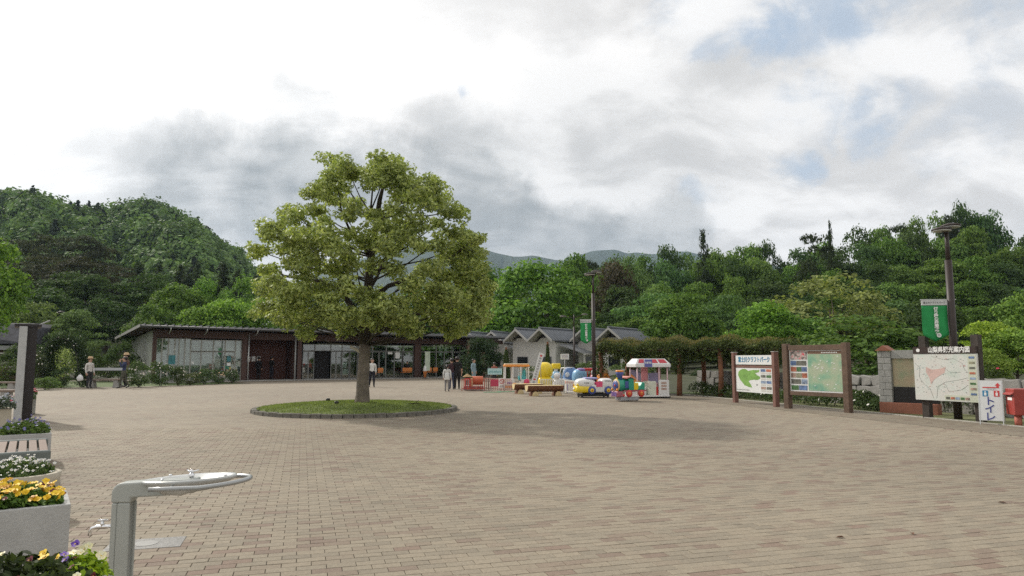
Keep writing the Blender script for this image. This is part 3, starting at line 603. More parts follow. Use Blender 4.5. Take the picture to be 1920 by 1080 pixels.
gt = MB(); gt.tube([Vector(rp_(u0, -fo-.12, -.1)), Vector(rp_(u1, -fo-.12, -.1))], .06, 8); gt.build('gutter', mat('gutter', (.12, .12, .125), .5), roof, True)
vg = MB(); vg.prism([rp_(u0-.03, -fo, .02), rp_(u0-.03, DEP+bo, .02), rp_(u0-.03, DEP+bo, -.17), rp_(u0-.03, -fo, -.17)], (-.04, 0, 0)); vg.build('verge_board', mat('verge', (.26, .25, .24), .6), roof)
for px in (310, 377, 470, 727):
    u = fu(px); a = Vector(rp_(u, -fo-.12, -.15)); d_ = MB(); d_.tube([a, a+Vector((0, .1, -.18)), a+Vector((.0, .6, -.34)), a+Vector((0, 1.2, -.36))], .035, 6); d_.build('rain_pipe', ALU, roof, True)
# frame: columns, beam
def col_(px0, px1, v0=-.15, v1=.2, m=WOOD, nm='column'):
    u_a, u_b = fu(px0), fu(px1); b = MB(); b.box(u_a, v0, 0, u_b, v1, roofz((u_a+u_b)/2)-.22); return b.build(nm, m, bld, bevel=.01)
for a, c in [(284, 291), (452, 462), (550, 554), (556, 564), (776, 788)]: col_(a, c)
bz = MB(); zt = 0
ub = [fu(284), fu(870)]; bz.prism([(ub[0], -.2, roofz(ub[0])-.24), (ub[1], -.2, roofz(ub[1])-.3), (ub[1], -.2, roofz(ub[1])-.72), (ub[0], -.2, roofz(ub[0])-.75)], (0, .16, 0)); bz.build('beam', WOOD, bld)
for px, nm in ((866, 'brick_red_post'), (895, 'porch_post')):
    u = fu(px); b = MB(); b.box(u-.1, -1.1, 0, u+.1, -.9, roofz(u)-.26); b.build(nm, mat('porch_post', (.15, .085, .06), .7, var=.3), bld, bevel=.01)
bz = MB(); u = fu(930); bz.prism([(fu(866)-.1, -1.08, roofz(fu(866))-.3), (u, -1.08, roofz(u)-.3), (u, -1.08, roofz(u)-.6), (fu(866)-.1, -1.08, roofz(fu(866))-.62)], (0, .14, 0)); bz.build('porch_beam', WOOD, bld)
# plinth, floor, back and side walls
b = MB(); b.box(-.3, -.6, -.05, LEN-.8, DEP, .06); b.build('plinth', CONC, bld)
b = MB(); b.box(0, .3, .06, LEN-1.2, DEP-.2, .075); b.build('interior_floor', INTF, bld)
b = MB(); b.box(0, DEP-.2, .075, LEN-1.2, DEP, roofz(LEN/2)-.85); b.build('back_wall', INT, bld)
b = MB(); b.box(LEN-1.3, 1.0, .06, LEN-1.15, DEP-.2, 2.5); b.build('end_wall', INT, bld)
# left side wall of tall pale panels
npn = 11
for i in range(npn):
    v0 = .25+i*(DEP-.3)/npn; v1 = v0+(DEP-.3)/npn-.04; b = MB(); b.box(-.06, v0, .06, .05, v1, roofz(0)-(v1+fo)*.024-.16); b.build('side_panel', PALEW, bld)
b = MB(); b.box(.055, .25, .06, .15, DEP-.2, 2.75); b.build('side_lining', WOOD_D, bld)
FRM = mat('bronze_frame', (.2, .205, .195), .5, .2, var=.1); FRM2 = mat('grey_frame', (.34, .34, .31), .6, var=.1)
def pane(px0, px1, z0, z1, v_=.05, nm='window', back=None, frame=.04):
    """framed pane: window > frame, pane"""
    ua, ub_ = fu(px0), fu(px1); fr = MB(); t = frame
    fr.box(ua, v_-.04, z0, ua+t, v_+.04, z1); fr.box(ub_-t, v_-.04, z0, ub_, v_+.04, z1); fr.box(ua+t, v_-.035, z0, ub_-t, v_+.035, z0+t); fr.box(ua+t, v_-.035, z1-t, ub_-t, v_+.035, z1)
    o = fr.build(nm, FRM if back is None else FRM2, bld); g_ = MB(); g_.box(ua+t, v_-.006, z0+t, ub_-t, v_+.006, z1-t); g_.build('glass_pane', GLASS, o)
    if back is not None:
        g_ = MB(); g_.box(ua+.01, v_+.16, z0+.02, ub_-.01, v_+.19, z1-.02); g_.build('curtain', back, o)
    return o
# left glazed room with drawn pale curtains
xs_ = [291, 302, 314, 326, 334, 345, 356]
for a, c in zip(xs_[:-1], xs_[1:]): pane(a, c, .08, roofz(0)-.8, back=CURT)
for a, c in zip([356, 376, 399, 421], [376, 399, 421, 440]):
    pane(a, c, .08, 2.02, nm='door', back=CURT); pane(a, c, 2.05, roofz(5)-.82, back=CURT)
pane(440, 452, .08, roofz(5)-.82, back=CURT)
for a, c, y0, y1, m, nm in [(315, 328, 666, 683, TEAL, 'poster'), (358, 363, 678, 682, PAPER, 'notice'), (425, 432, 680, 686, PAPER, 'notice'), (425, 432, 668, 678, TEAL, 'poster')]:
    b = MB(); b.box(fu(a), -.012, fz(a, y1), fu(c), -.004, fz(a, y0)); b.build(nm, m, bld)
# recessed porch with dark red wall
ua, ub_ = fu(463), fu(550); b = MB(); b.box(ua, 1.7, .06, ub_, 1.8, roofz(9)-.5); b.build('porch_wall', mat('porch_red_wall', (.088, .038, .03), .8, var=.2), bld)
for x in (ua-.02, ub_): b = MB(); b.box(x-.06, .2, .06, x+.02, 1.7, roofz(9)-.5); b.build('porch_side_wall', WOOD_D, bld)
for i in range(3):
    b = MB(); x = ua+.35+i*.36; b.box(x, 1.68, 1.35, x+.26, 1.696, 1.72); b.build('notice', PAPER, bld)
b = MB(); b.tube([(fu(463.5), -.25, 0), (fu(463.5), -.25, roofz(8)-.3)], .045, 8); b.build('rain_pipe', ALU, bld, True)
b = MB(); b.tube([(fu(551), -.25, 0), (fu(551), -.25, roofz(12)-.3)], .06, 8); b.build('steel_column', mat('grey_steel', (.3, .31, .3), .5), bld, True)
# shop front
top = 2.1; zt = 2.62
for a, c in [(567, 578), (578, 589)]: pane(a, c, .08, top, nm='door')
b = MB(); b.box(fu(590), .3, .08, fu(619), .34, top); b.build('doorway_shade', mat('doorway_shade_black', (.012, .011, .011), .9), bld)  # black box across the open doorway, interior darkness put into its colour
for a, c in [(620, 630), (630, 640)]: pane(a, c, .08, top, nm='door')
for a, c in [(641, 655), (656, 670), (671, 684), (685, 698), (698, 710), (711, 723)]: pane(a, c, .08, top)
for a, c in [(724, 740), (740, 755)]: pane(a, c, .08, top, nm='door', v_=.12)
for a, c in [(756, 775), (789, 802), (802, 818), (818, 833), (833, 848), (848, 863)]: pane(a, c, .08, top)
for a, c in zip([567, 590, 620, 641, 670, 698, 724, 756, 789, 818, 848], [590, 620, 641, 670, 698, 724, 756, 775, 818, 848, 863]): pane(a, c, top+.03, zt)
for a, y0, w_, y1 in [(641, 680, 10, 690), (643, 692, 12, 703), (716, 688, 8, 702), (718, 660, 5, 672), (728, 658, 8, 664), (742, 658, 8, 672), (824, 653, 6, 668), (834, 653, 5, 664), (848, 652, 4, 668), (826, 675, 7, 684)]:
    b = MB(); b.box(fu(a), .10, fz(a, y1), fu(a+w_), .11, fz(a, y0)); b.build('notice', PAPER, bld)
for i, px in enumerate((577, 636, 662, 690, 735, 765, 810, 840)):   # shelves inside
    b = MB(); u = fu(px)
    for z in (.5, 1.0, 1.5): b.box(u-.45, 2.2, z, u+.45, 2.6, z+.04)
    b.box(u-.47, 2.2, .08, u-.44, 2.6, 1.8); b.box(u+.44, 2.2, .08, u+.47, 2.6, 1.8); b.build('shelf', mat('shelf_wood', (.25, .19, .13), .7), bld)
def w2(u, v_, z=0): return O_+U_*u+Vector((-U_.y, U_.x, 0))*v_+Vector((0, 0, z))
# chairs, banner, cone sign before the shop
def chair(px, lab, v_=-.55):
    t = thing('stacking_chair', lab, 'chair', w2(fu(px), v_, .06), rzB+math.pi+random.uniform(-.2, .2), 'orange chairs by the shop front')
    b = MB(); b.sup((0, .02, .43), (.22, .21, .03), .4); b.build('seat', ORANGE, t, True); b = MB(); b.sup((0, .22, .64), (.22, .03, .16), .4); b.build('backrest', ORANGE, t, True)
    for sx in (-.17, .17):
        for sy in (-.15, .17): b = MB(); b.tube([(sx, sy, .42), (sx*1.1, sy*1.1, 0)], .013, 6); b.build('leg', BLACKM, t)
chair(707, 'orange chair by the shop window just right of the tree trunk'); chair(751, 'orange chair left of a pair before the dark doors'); chair(760, 'orange chair right of a pair before the dark doors'); chair(797, 'orange chair beside the ice cream cone sign'); chair(808, 'orange chair farthest from the cone sign, by the right windows')
t = thing('banner_flag', 'pale upright banner flag beside the shop column', 'flag', w2(fu(793), -.8, .06), rzB)
b = MB(); b.tube([(-.22, 0, 0), (-.22, 0, 2.1)], .015, 6); b.tube([(-.22, 0, 2.08), (.22, 0, 2.08)], .01, 6); b.build('pole', ALU, t); b = MB(); b.box(-.21, -.004, .55, .22, .004, 2.06); b.build('cloth', mat('banner_cloth', (.5, .56, .45), .9, var=.3, scale=4), t)
b = MB(); b.lathe([(.14, 0), (.14, .05), (.02, .07)], 16); b.build('foot', CONC, t)
t = thing('ice_cream_sign', 'white soft ice cream cone display with orange cone', 'sign', w2(fu(789), -.75, .06), rzB)
b = MB(); b.lathe([(.07, 0), (.09, .05), (.15, .42), (.155, .5)], 16); b.build('cone', ORANGE, t, True); b = MB(); b.lathe([(.15, .5), (.175, .58), (.14, .68), (.15, .72), (.1, .83), (.105, .86), (.03, .98), (.005, 1.02)], 16); b.build('ice_cream', PAPER, t, True)
# ------------------------------------------------------------------ white gabled craft houses
WHITE = mat('white_render', (.60, .585, .55), .9, var=.06, scale=2, bump=.1); TILE = mat('grey_roof_tile', (.13, .14, .155), .6, var=.25, scale=5); TRIM = mat('white_trim', (.46, .445, .415), .7, var=.06); TILE_L = mat('pale_lean_to_tile', (.26, .265, .27), .45, var=.5, scale=10)  # last material: paler, mottled grey tile for the lean-to
def house(label, loc, rz, full=True):
    t = thing('gabled_house', label, 'house', loc, rz, 'white gabled craft houses')
    W_, D_, HE, HR_ = 2.35, 8.0, 3.0, 3.95; ov = 1.0
    b = MB(); b.box(.25, 0, 0, 2*W_-.25, D_, HE-.1); b.build('wall', WHITE, t)
    for i in range(2):
        x0, x1, xm = i*W_, (i+1)*W_, (i+.5)*W_
        for sgn in (0, 1):
            xe = x0-.0 if sgn == 0 else x1; s_ = MB()
            s_.prism([(xe, -ov, HE), (xm, -ov, HR_), (xm, -ov, HR_+.09), (xe, -ov, HE+.09)], (0, D_+ov+.3, 0)); sl_ = s_.build('roof_slope', TILE, t); s2 = MB(); s2.prism([(xe, -ov, HE-.012), (xm, -ov, HR_-.012), (xm, -ov, HR_-.002), (xe, -ov, HE-.002)], (0, D_+ov, 0)); s2.build('soffit_board', TRIM, t)
            rb_ = MB()
            for k in range(20): y = -ov+.15+k*.46; rb_.tube([(xe, y, HE+.09), (xm, y, HR_+.09)], .035, 5)
            rb_.build('tile_rolls', TILE, sl_, True)
            f2 = MB(); f2.prism([(xe, -ov-.003, HE-.08), (xm, -ov-.003, HR_-.07), (xm, -ov-.003, HR_+.12), (xe, -ov-.003, HE+.11)], (0, -.08, 0)); f2.build('bargeboard', TRIM, t)
        rd = MB(); rd.tube([(xm, -ov-.05, HR_+.13), (xm, D_+.3, HR_+.13)], .09, 8); rd.build('ridge_cap', TILE, t, True)
        gb = MB(); gb.prism([(x0+.25, .005, HE-.1), (x1-.25, .005, HE-.1), (xm, .005, HR_-.28)], (0, .1, 0)); gb.build('gable_panel', WHITE, t); gb = MB(); gb.prism([(xm-.75, -.002, HE+.3), (xm+.75, -.002, HE+.3), (xm, -.002, HR_-.3)], (0, -.02, 0)); gb.build('gable_shade', mat('gable_dark', (.05, .045, .04), .9), t)  # dark triangle: shade beneath the overhang, painted onto the gable
    if full:
        for x in (.7, 3.0):
            w_ = MB(); w_.box(x, -.03, .85, x+1.1, .02, 1.75); wo = w_.build('window', mat('window_frame_grey', (.3, .3, .3), .6), t); g_ = MB(); g_.box(x+.05, -.045, .9, x+1.05, -.034, 1.7); g_.build('glass_pane', mat('dark_glass', (.02, .022, .024), .08, spec=.6), wo)
        # lean-to with pale tiles on the right flank
        pr = MB(); pr.prism([(4.7, 0.2, 2.75), (4.7, 3.6, 2.75), (4.7, 3.6, 2.66), (4.7, .2, 2.66)], (2.4, 0, -.75)); po = pr.build('lean_to_roof', TILE_L, t)
        rb_ = MB()
        for k in range(9): y = .35+k*.38; rb_.tube([(4.7, y, 2.77), (7.1, y, 2.02)], .035, 5)
        rb_.build('tile_rolls', TILE_L, po, True)
        for y in (.4, 3.3): c_ = MB(); c_.box(6.8, y, 0, 6.94, y+.14, 2.05); c_.build('porch_post', TRIM, t)
        eb = MB(); eb.box(6.92, .2, 1.86, 7.12, 3.6, 1.98); eb.build('eave_board', TRIM, t)
    return t
rzH = math.atan2(-.55, .83)
house('white double gabled house left of the banner lamp post', (at(957, 700, 60).x, 60, 0), rzH)
house('white double gabled house right behind the banner lamp post', (at(1080, 700, 59).x, 59, 0), rzH)
house('gabled grey roofed house behind the right end of the low roof', (at(862, 700, 66).x, 66, 0), rzH+.25)
house('gabled house roof showing over the left end of the low roof', (at(278, 700, 72).x, 72, .6), rzH+.7)
house('gabled house roof showing left of the lone tree', (at(473, 700, 78).x, 78, .3), rzH+.7)
sk = thing('skylight_house', 'small roof with bright skylight panel behind the low building', 'house', (at(505, 690, 78).x, 78, 0), .1)
b = MB(); b.box(-1.8, 0, 0, 2.2, 4, 4.3); b.build('wall', WHITE, sk); b = MB(); b.prism([(-2, -.6, 4.3), (2.4, -.6, 4.3), (2.4, 3, 5.8), (-2, 3, 5.8)], (0, -.03, .12)); b.build('roof', TILE, sk); b = MB(); b.prism([(-.9, .0, 4.72), (1.0, .0, 4.72), (1.0, 1.6, 5.38), (-.9, 1.6, 5.38)], (0, -.03, .1)); b.build('skylight', mat('skylight_glass', (.75, .78, .8), .1), sk)
# ------------------------------------------------------------------ right-hand side: pergola, hedges, wall, boards
POSTB = mat('vine_post', (.19, .085, .045), .85, var=.35, scale=6, bump=.5)
def along(Y, off=0.0): return Vector((kerb_x(Y)+off, Y, 0))
perg = thing('vine_pergola', 'long vine covered pergola on red brown posts behind the rides', 'pergola', (0, 0, 0))
pf = [Vector((4.1, 32.5, 0)), Vector((5.3, 31, 0)), Vector((6.95, 29.3, 0)), Vector((8.35, 28.2, 0)), Vector((10.1, 26.9, 0))]; OV = Vector((.65, .76, 0))
for q in pf:
    for off in (0, 2.3):
        b = MB(); b.tube([q+OV*off, q+OV*off+Vector((.03, 0, .9)), q+OV*off+Vector((0, 0, 1.95))], [.12, .1, .1], 8); b.build('post', POSTB, perg, True)
for off in (0, 2.3):
    b = MB()
    for a, c in zip(pf[:-1], pf[1:]): b.tube([a+OV*off+Vector((0, 0, 1.9)), c+OV*off+Vector((0, 0, 1.9))], .06, 6)
    b.build('beam', WOOD_D, perg)
nl = 30000; tt = RNG.uniform(-.03, 1.02, nl); seg_i = np.clip((tt*4).astype(int), 0, 3); fr = tt*4-seg_i
A = np.array([p_[:] for p_ in pf]); base = A[seg_i]*(1-fr)[:, None]+A[np.minimum(seg_i+1, 4)]*fr[:, None]; wv = RNG.uniform(-.35, 2.7, nl)
topz = 2.28+.10*np.sin(tt*19)+.07*np.sin(tt*41+wv*2)-.05*(wv-1)**2; botz = 1.62+.14*np.sin(tt*23+1)-.35*(RNG.uniform(0, 1, nl) < .15)
u_ = RNG.uniform(0, 1, nl)**.6; P3 = base+np.stack([wv*.65, wv*.76, botz+(topz-botz)*u_], 1); nrm = RNG.normal(size=(nl, 3))*.6+np.array([-.4, -.3, .5])
v, f = leaf_verts(P3, nrm, .055, .6); o = link(bpy.data.objects.new('vine_leaves', np_mesh('vine_leaves', v, f, LEAF)), perg); o.color = (.08, .105, .036, 1); tag(o, kind='stuff')
k = 5500; ii = RNG.choice(nl, k); P4 = P3[ii].copy(); P4[:, 2] = topz[ii]+RNG.uniform(-.03, .14, k); v, f = leaf_verts(P4, RNG.normal(size=(k, 3)), .04, .4); o = link(bpy.data.objects.new('vine_shoots', np_mesh('vine_shoots', v, f, LEAF)), perg); o.color = (.155, .14, .06, 1); tag(o, kind='stuff')
# climbing vine hanging at the left end
for i, q in enumerate(pf[:3]):
    n_ = 700; P3 = np.array(q[:])+np.stack([RNG.normal(0, .16, n_), RNG.normal(0, .16, n_), RNG.uniform(.2 if i == 0 else .9, 1.9, n_)], 1); v, f = leaf_verts(P3, RNG.normal(size=(n_, 3)), .05, .6); o = link(bpy.data.objects.new('post_vine', np_mesh('post_vine', v, f, LEAF)), perg); o.color = (.06, .085, .03, 1); tag(o, kind='stuff')
def hedge(label, a, c, h, w, n, col, leaf=.035, flowers=0, fcol=(.7, .68, .62), name='hedge'):
    t = thing(name, label, 'hedge', a); L_ = (c-a).length; d = (c-a).normalized(); t.rotation_euler.z = math.atan2(d.y, d.x)
    x = RNG.uniform(0, L_, n); y = RNG.uniform(-w/2, w/2, n); lim = h*(.82+.14*np.sin(x*4.1)+.09*np.sin(x*9.7+1))*np.sqrt(np.clip(1-(y/(w/2*1.08))**2, .05, 1)); z = lim*RNG.uniform(0, 1, n)**.45
    v, f = leaf_verts(np.stack([x, y, z], 1), RNG.normal(size=(n, 3))*.7+np.stack([0*x, y*2-.3, .6+0*x], 1), leaf, .6); o = link(bpy.data.objects.new('foliage', np_mesh('foliage', v, f, LEAF)), t); o.color = (*col, 1)
    b = MB()
    for i in range(int(L_/.35)+1): q = i*.35; b.tube([(q, 0, 0), (q+.1, .08, h*.6)], .012, 5)
    b.build('stems', BARK, t)
    if flowers:
        fi = RNG.choice(n, flowers); pp = np.stack([x, y, lim], 1)[fi]; v, f = leaf_verts(pp, RNG.normal(size=(flowers, 3))*.4+np.array([-.3, -.7, .6]), .04, .9); o = link(bpy.data.objects.new('blossoms', np_mesh('blossoms', v, f, mat('blossom_%d' % int(fcol[1]*100), fcol, .8, var=.1))), t); tag(o, kind='stuff')
    return t
HG = (.06, .095, .03)
hedge('low leafy hedge between the kiosk ride and the small park sign', along(30.6, .7), along(24.4, .7), .62, .9, 5200, HG, flowers=40)
hedge('low dark hedge under the small park sign', along(24.2, .75), along(22.2, .75), .72, .9, 2600, HG, flowers=26)
hedge('low dark hedge under the photo notice board', along(21.9, .8), along(20.2, .85), .62, .9, 3600, (.05, .08, .026), flowers=22)
hedge('mixed shrubs with red blooms behind the photo notice board', along(21.0, 2.4), along(19.0, 2.6), 1.35, 1.2, 3200, (.06, .085, .035), flowers=26, fcol=(.35, .02, .05))
hedge('bright green shrubs behind the toilet sign and mailbox', along(18.4, 3.4), along(13.0, 3.4), 1.7, 1.8, 5200, (.15, .22, .05))
# stone retaining wall
WSTONE = mat('pale_wall_stone', (.25, .24, .225), .9, var=.3, scale=5, bump=.5, bscale=20)
sw = thing('stone_wall', 'low retaining wall of pale irregular stones behind the hedges', 'wall', along(33, 2.0)); a, c = along(33, 2.0), along(12.5, 2.0); d = c-a; sw.rotation_euler.z = math.atan2(d.y, d.x)
b = MB(); b.box(-.1, .12, -.1, d.length, .5, .98); b.build('wall_core', mat('wall_mortar', (.12, .115, .10), .95, var=.2), sw)
smesh = []
for s_ in range(5):
    b = MB(); b.sup((0, 0, 0), (.232, .07, .163), .28, 12, 8)
    for i, q in enumerate(b.v): b.v[i] = (q[0]*(1+.12*math.sin(s_*3+q[2]*9)), q[1], q[2]*(1+.14*math.sin(s_*5+q[0]*8)))
    smesh.append(b.mesh('stone', WSTONE, False))
for j in range(3):
    x = random.uniform(-.1, .1)
    while x < d.length:
        o = link(bpy.data.objects.new('stone', random.choice(smesh)), sw); w_ = random.uniform(.8, 1.25); o.scale = (w_, 1, random.uniform(.95, 1.15)); o.location = (x+.23*w_, .1+random.uniform(-.03, .03), .16+j*.33); o.rotation_euler = (0, random.uniform(-.12, .12), 0); x += .46*w_
# boards
TIMB = mat('weathered_timber', (.13, .085, .06), .85, var=.35, scale=5, bump=.4, bscale=25); TIMB2 = mat('red_brown_timber', (.17, .085, .065), .75, var=.2, scale=5); TIMB3 = mat('dark_old_timber', (.055, .045, .038), .9, var=.4, scale=6, bump=.4)
BLUEP = mat('blue_print', (.03, .2, .36), .6); DARKP = mat('dark_print', (.04, .04, .045), .7); WPANEL = mat('white_board', (.66, .67, .66), .5, var=.04); GREENP = mat('green_map_print', (.17, .33, .07), .6, var=.35, scale=5); NAVY = mat('navy_print', (.05, .06, .22), .6)
def frame_board(name, label, bl, br):
    a, c = G(*bl), G(*br); d = c-a; t = thing(name, label, 'board', a, math.atan2(d.y, d.x)); return t, d.length, (a.y+c.y)/2
zz_ = lambda py, Y: at(960, py, Y).z
def flat(nm, m, t, x0, z0, x1, z1, y=-.03, th=.004): b = MB(); b.box(x0, y-th, z0, x1, y, z1); return b.build(nm, m, t)
PHOTO = [mat('photo_print_%d' % i, c_, .6, var=.8, scale=9) for i, c_ in enumerate([(.10, .16, .30), (.25, .24, .16), (.12, .12, .10), (.36, .12, .07), (.22, .28, .38), (.06, .14, .05), (.30, .2, .16)])]
# small park sign
t, W_, Y_ = frame_board('park_sign', 'small park map sign with white panels on two brown posts', (1380, 755), (1454, 763))
for x in (-.09, W_-.02):
    b = MB(); b.box(x, -.075, 0, x+.15, .075, 1.74); p_ = b.build('post', TIMB2, t, bevel=.01); b = MB(); b.box(x-.01, -.085, 1.74, x+.16, .085, 1.76); b.build('post_cap', mat('pale_cap', (.4, .38, .36), .6), p_)
b = MB(); b.box(.1, -.025, 1.33, W_-.02, .02, 1.64); hp = b.build('title_panel', WPANEL, t); text('富士川クラフトパーク', .2, BLUEP, hp, (W_/2+.05, -.03, 1.485), (R(90), 0, 0), width=W_*.8, bold=.004)
b = MB(); b.box(.1, -.02, 1.22, W_-.02, .015, 1.30); b.build('rail', TIMB2, t)
b = MB(); b.box(.1, -.025, .40, W_-.02, .02, 1.21); mp_ = b.build('map_panel', WPANEL, t)
shape = [(.06, .70), (.08, .84), (.15, .93), (.22, .97), (.30, .95), (.36, .88), (.40, .90), (.50, .93), (.62, .92), (.66, .95), (.66, .85), (.55, .80), (.60, .72), (.68, .66), (.68, .58), (.60, .52), (.50, .53), (.40, .50), (.36, .46), (.42, .32), (.46, .20), (.36, .22), (.24, .28), (.20, .36), (.12, .50)]
b = MB(); mw, mh = (W_-.12)*.98, .81; b.prism([(.1+mw*x, -.0255, .4+mh*z) for x, z in shape], (0, -.003, 0)); b.build('map_print', GREENP, mp_)
for i in range(9): xx = .16+i*.085; flat('caption', DARKP, mp_, xx, .455, xx+.04, .485, -.026)
for r_ in range(4):
    for c_ in range(2): xx = .1+mw*(.70+.145*c_); zz0 = 1.1-r_*.19; flat('photo', PHOTO[(r_*2+c_*3) % 7], mp_, xx, zz0, xx+mw*.125, zz0+.085, -.026); flat('caption', mat('grey_print', (.5, .49, .46), .8), mp_, xx, zz0-.075, xx+mw*.12, zz0-.02, -.026)
flat('compass_mark', DARKP, mp_, .1+mw*.58, .64, .1+mw*.6, .69, -.026)
# photo notice board
t, W_, Y_ = frame_board('photo_board', 'large framed notice board with photo column and green map', (1480, 766), (1592, 774))
for x in (-.12, W_-.1): b = MB(); b.box(x, -.095, 0, x+.18, .095, 1.98); b.build('post', TIMB, t, bevel=.012)
b = MB(); b.box(.1, -.08, 1.78, W_-.1, .08, 1.93); b.build('top_beam', TIMB, t, bevel=.01); b = MB(); b.box(.1, -.08, .42, W_-.1, .08, .54); b.build('bottom_beam', TIMB, t, bevel=.01)
b = MB(); b.box(.1, -.03, .54, W_-.1, .03, 1.78); pn = b.build('panel', WPANEL, t); pw = W_-.2
def noise_print(name, cols, scale):
    m = bpy.data.materials.new(name); m.use_nodes = True; nt = m.node_tree; bb = nt.nodes['Principled BSDF']; bb.inputs['Roughness'].default_value = .5
    tc = nt.nodes.new('ShaderNodeTexCoord'); n_ = nt.nodes.new('ShaderNodeTexNoise'); n_.inputs['Scale'].default_value = scale; n_.inputs['Detail'].default_value = 6; nt.links.new(tc.outputs['Object'], n_.inputs['Vector']); r_ = nt.nodes.new('ShaderNodeValToRGB'); nt.links.new(n_.outputs['Fac'], r_.inputs[0])
    while len(r_.color_ramp.elements) < len(cols): r_.color_ramp.elements.new(.5)
    for e, (p_, c_) in zip(r_.color_ramp.elements, cols): e.position = p_; e.color = (*c_, 1)
    nt.links.new(r_.outputs[0], bb.inputs['Base Color']); return m
GMAP = noise_print('relief_map_print', [(.3, (.12, .32, .24)), (.45, (.26, .42, .28)), (.55, (.36, .44, .30)), (.7, (.42, .45, .33))], 2.2)
flat('relief_map', GMAP, pn, .1+pw*.36, .58, .1+pw*.985, 1.66, -.031); flat('title_strip', mat('brown_strip', (.2, .12, .08), .7), pn, .1+pw*.36, 1.665, .1+pw*.985, 1.75, -.031)
for i in range(10): xx = .1+pw*(.62+.03*i); flat('caption', PAPER, pn, xx, 1.69, xx+pw*.02, 1.72, -.0355)
for i in range(26): xx, z_ = .1+pw*random.uniform(.4, .95), random.uniform(.62, 1.6); flat('place_label', PAPER, pn, xx, z_, xx+.05, z_+.018, -.0355)
flat('photo', noise_print('festival_photo_print', [(.35, (.03, .03, .03)), (.48, (.25, .2, .18)), (.55, (.5, .45, .42)), (.68, (.55, .05, .08))], 9), pn, .1+pw*.02, 1.50, .1+pw*.345, 1.76, -.031)
for r_, ws in enumerate([(.35, .6), (.35, .28, .32), (.3, .35, .3), (.6, .35), (.45, .5)]):
    xx = .06; z1 = 1.46-r_*.185
    for j, w_ in enumerate(ws): flat('photo', PHOTO[(r_*3+j*2) % 7], pn, .1+pw*.34*xx, z1-.14, .1+pw*.34*(xx+w_*.93), z1, -.031); xx += w_
# masonry board
t = thing('masonry_board', 'grey block pillar board with red cap and faded tan map', 'board', G(1654, 773), math.atan2(-.95, .8)); BLK = mat('grey_block', (.33, .33, .31), .85, var=.2, scale=8, bump=.3); RTER = mat('red_terracotta', (.27, .11, .07), .8, var=.2)
W_ = 1.5
b = MB(); b.box(0, -.16, 0, W_, .14, .3); b.build('base', RTER, t, bevel=.01)
for r_ in range(8):
    for j, (x0, x1) in enumerate(((.01, .19), (.195, .36)) if r_ % 2 == 0 else ((.01, .13), (.135, .36))): b = MB(); b.box(x0, -.15, .302+r_*.18, x1, .13, .302+r_*.18+.172); b.build('block', BLK, t, bevel=.008)
b = MB(); b.prism([(-.04, -.2, 1.745), (.4, -.2, 1.745), (.18, -.2, 1.9)], (0, .38, 0)); b.build('cap', RTER, t)
b = MB(); b.box(.37, -.12, 1.53, W_-.0, .1, 1.76); b.build('lintel', BLK, t); b = MB(); b.box(.37, -.05, .74, W_, .05, 1.53); fm_ = b.build('faded_map', noise_print('faded_map_print', [(.3, (.28, .36, .22)), (.5, (.40, .36, .23)), (.7, (.46, .36, .24))], 3), t)
b = MB(); b.box(.37, -.06, .302, W_, .06, .735); b.build('black_panel', mat('gloss_black', (.012, .012, .013), .25), t)
# prefecture tourist map board
t, W_, Y_ = frame_board('tourist_map_board', 'big white tourist map board with dark title bar on old timber posts', (1733, 784), (1836, 792)); e = .1
for x in (-.07, W_-.11): b = MB(); b.box(x, .04, 0, x+.19, .2, 2.1); b.build('post', TIMB3, t, bevel=.012)
b = MB(); b.box(-.17, -.05, 1.645, W_+.06, .035, 1.82); tb_ = b.build('title_bar', mat('dark_brown_bar', (.035, .02, .016), .6), t); text('山梨県観光案内図', .16, PAPER, tb_, (W_/2+.08, -.055, 1.735), (R(90), 0, 0), width=W_*.76, bold=.004)
b = MB(); b.prism([(-.03+.05*math.cos(q), -.051, 1.735+.045*math.sin(q)) for q in np.linspace(0, 6.283, 13)[:-1]], (0, -.003, 0)); b.build('emblem', PAPER, tb_)
b = MB(); b.box(-.17, -.04, .47, W_+.06, .03, 1.64); mp_ = b.build('map_panel', noise_print('pale_map_print', [(.3, (.50, .56, .50)), (.5, (.60, .61, .57)), (.7, (.60, .57, .53))], 4), t); X = lambda q: -.17+(W_+.23)*q; Z = lambda q: .47+1.17*q
b = MB(); b.prism([(X(x), -.0405, Z(z)) for x, z in [(.2, .72), (.3, .66), (.42, .68), (.52, .72), (.5, .6), (.4, .52), (.32, .44), (.27, .34), (.25, .48), (.2, .6)]], (0, -.002, 0)); b.build('map_area', mat('pink_map_area', (.56, .40, .36), .7, var=.12), mp_)
for pth in ([(.02, .8), (.1, .7), (.08, .5), (.15, .35), (.25, .25), (.3, .05)], [(.3, .95), (.5, .88), (.65, .9), (.78, .8), (.82, .65), (.9, .6)], [(.35, .05), (.38, .3), (.5, .4), (.7, .45), (.85, .5)], [(.5, .35), (.55, .2), (.75, .25), (.85, .35)], [(.45, .75), (.6, .6), (.75, .62)]):
    b = MB(); b.tube([(X(x), -.041, Z(z)) for x, z in pth], .004, 4); b.build('map_line', mat('map_line_grey', (.3, .31, .28), .8), mp_)
for i in range(70): x_, z_ = random.uniform(.03, .84), random.uniform(.16, .95); flat('place_label', [DARKP, mat('map_label_teal', (.2, .36, .36), .8), mat('map_label_red', (.5, .2, .18), .8), mat('map_line_grey', (.3, .31, .28), .8)][i % 4], mp_, X(x_), Z(z_), X(x_)+random.uniform(.015, .05), Z(z_)+.009, -.0412, .0015)
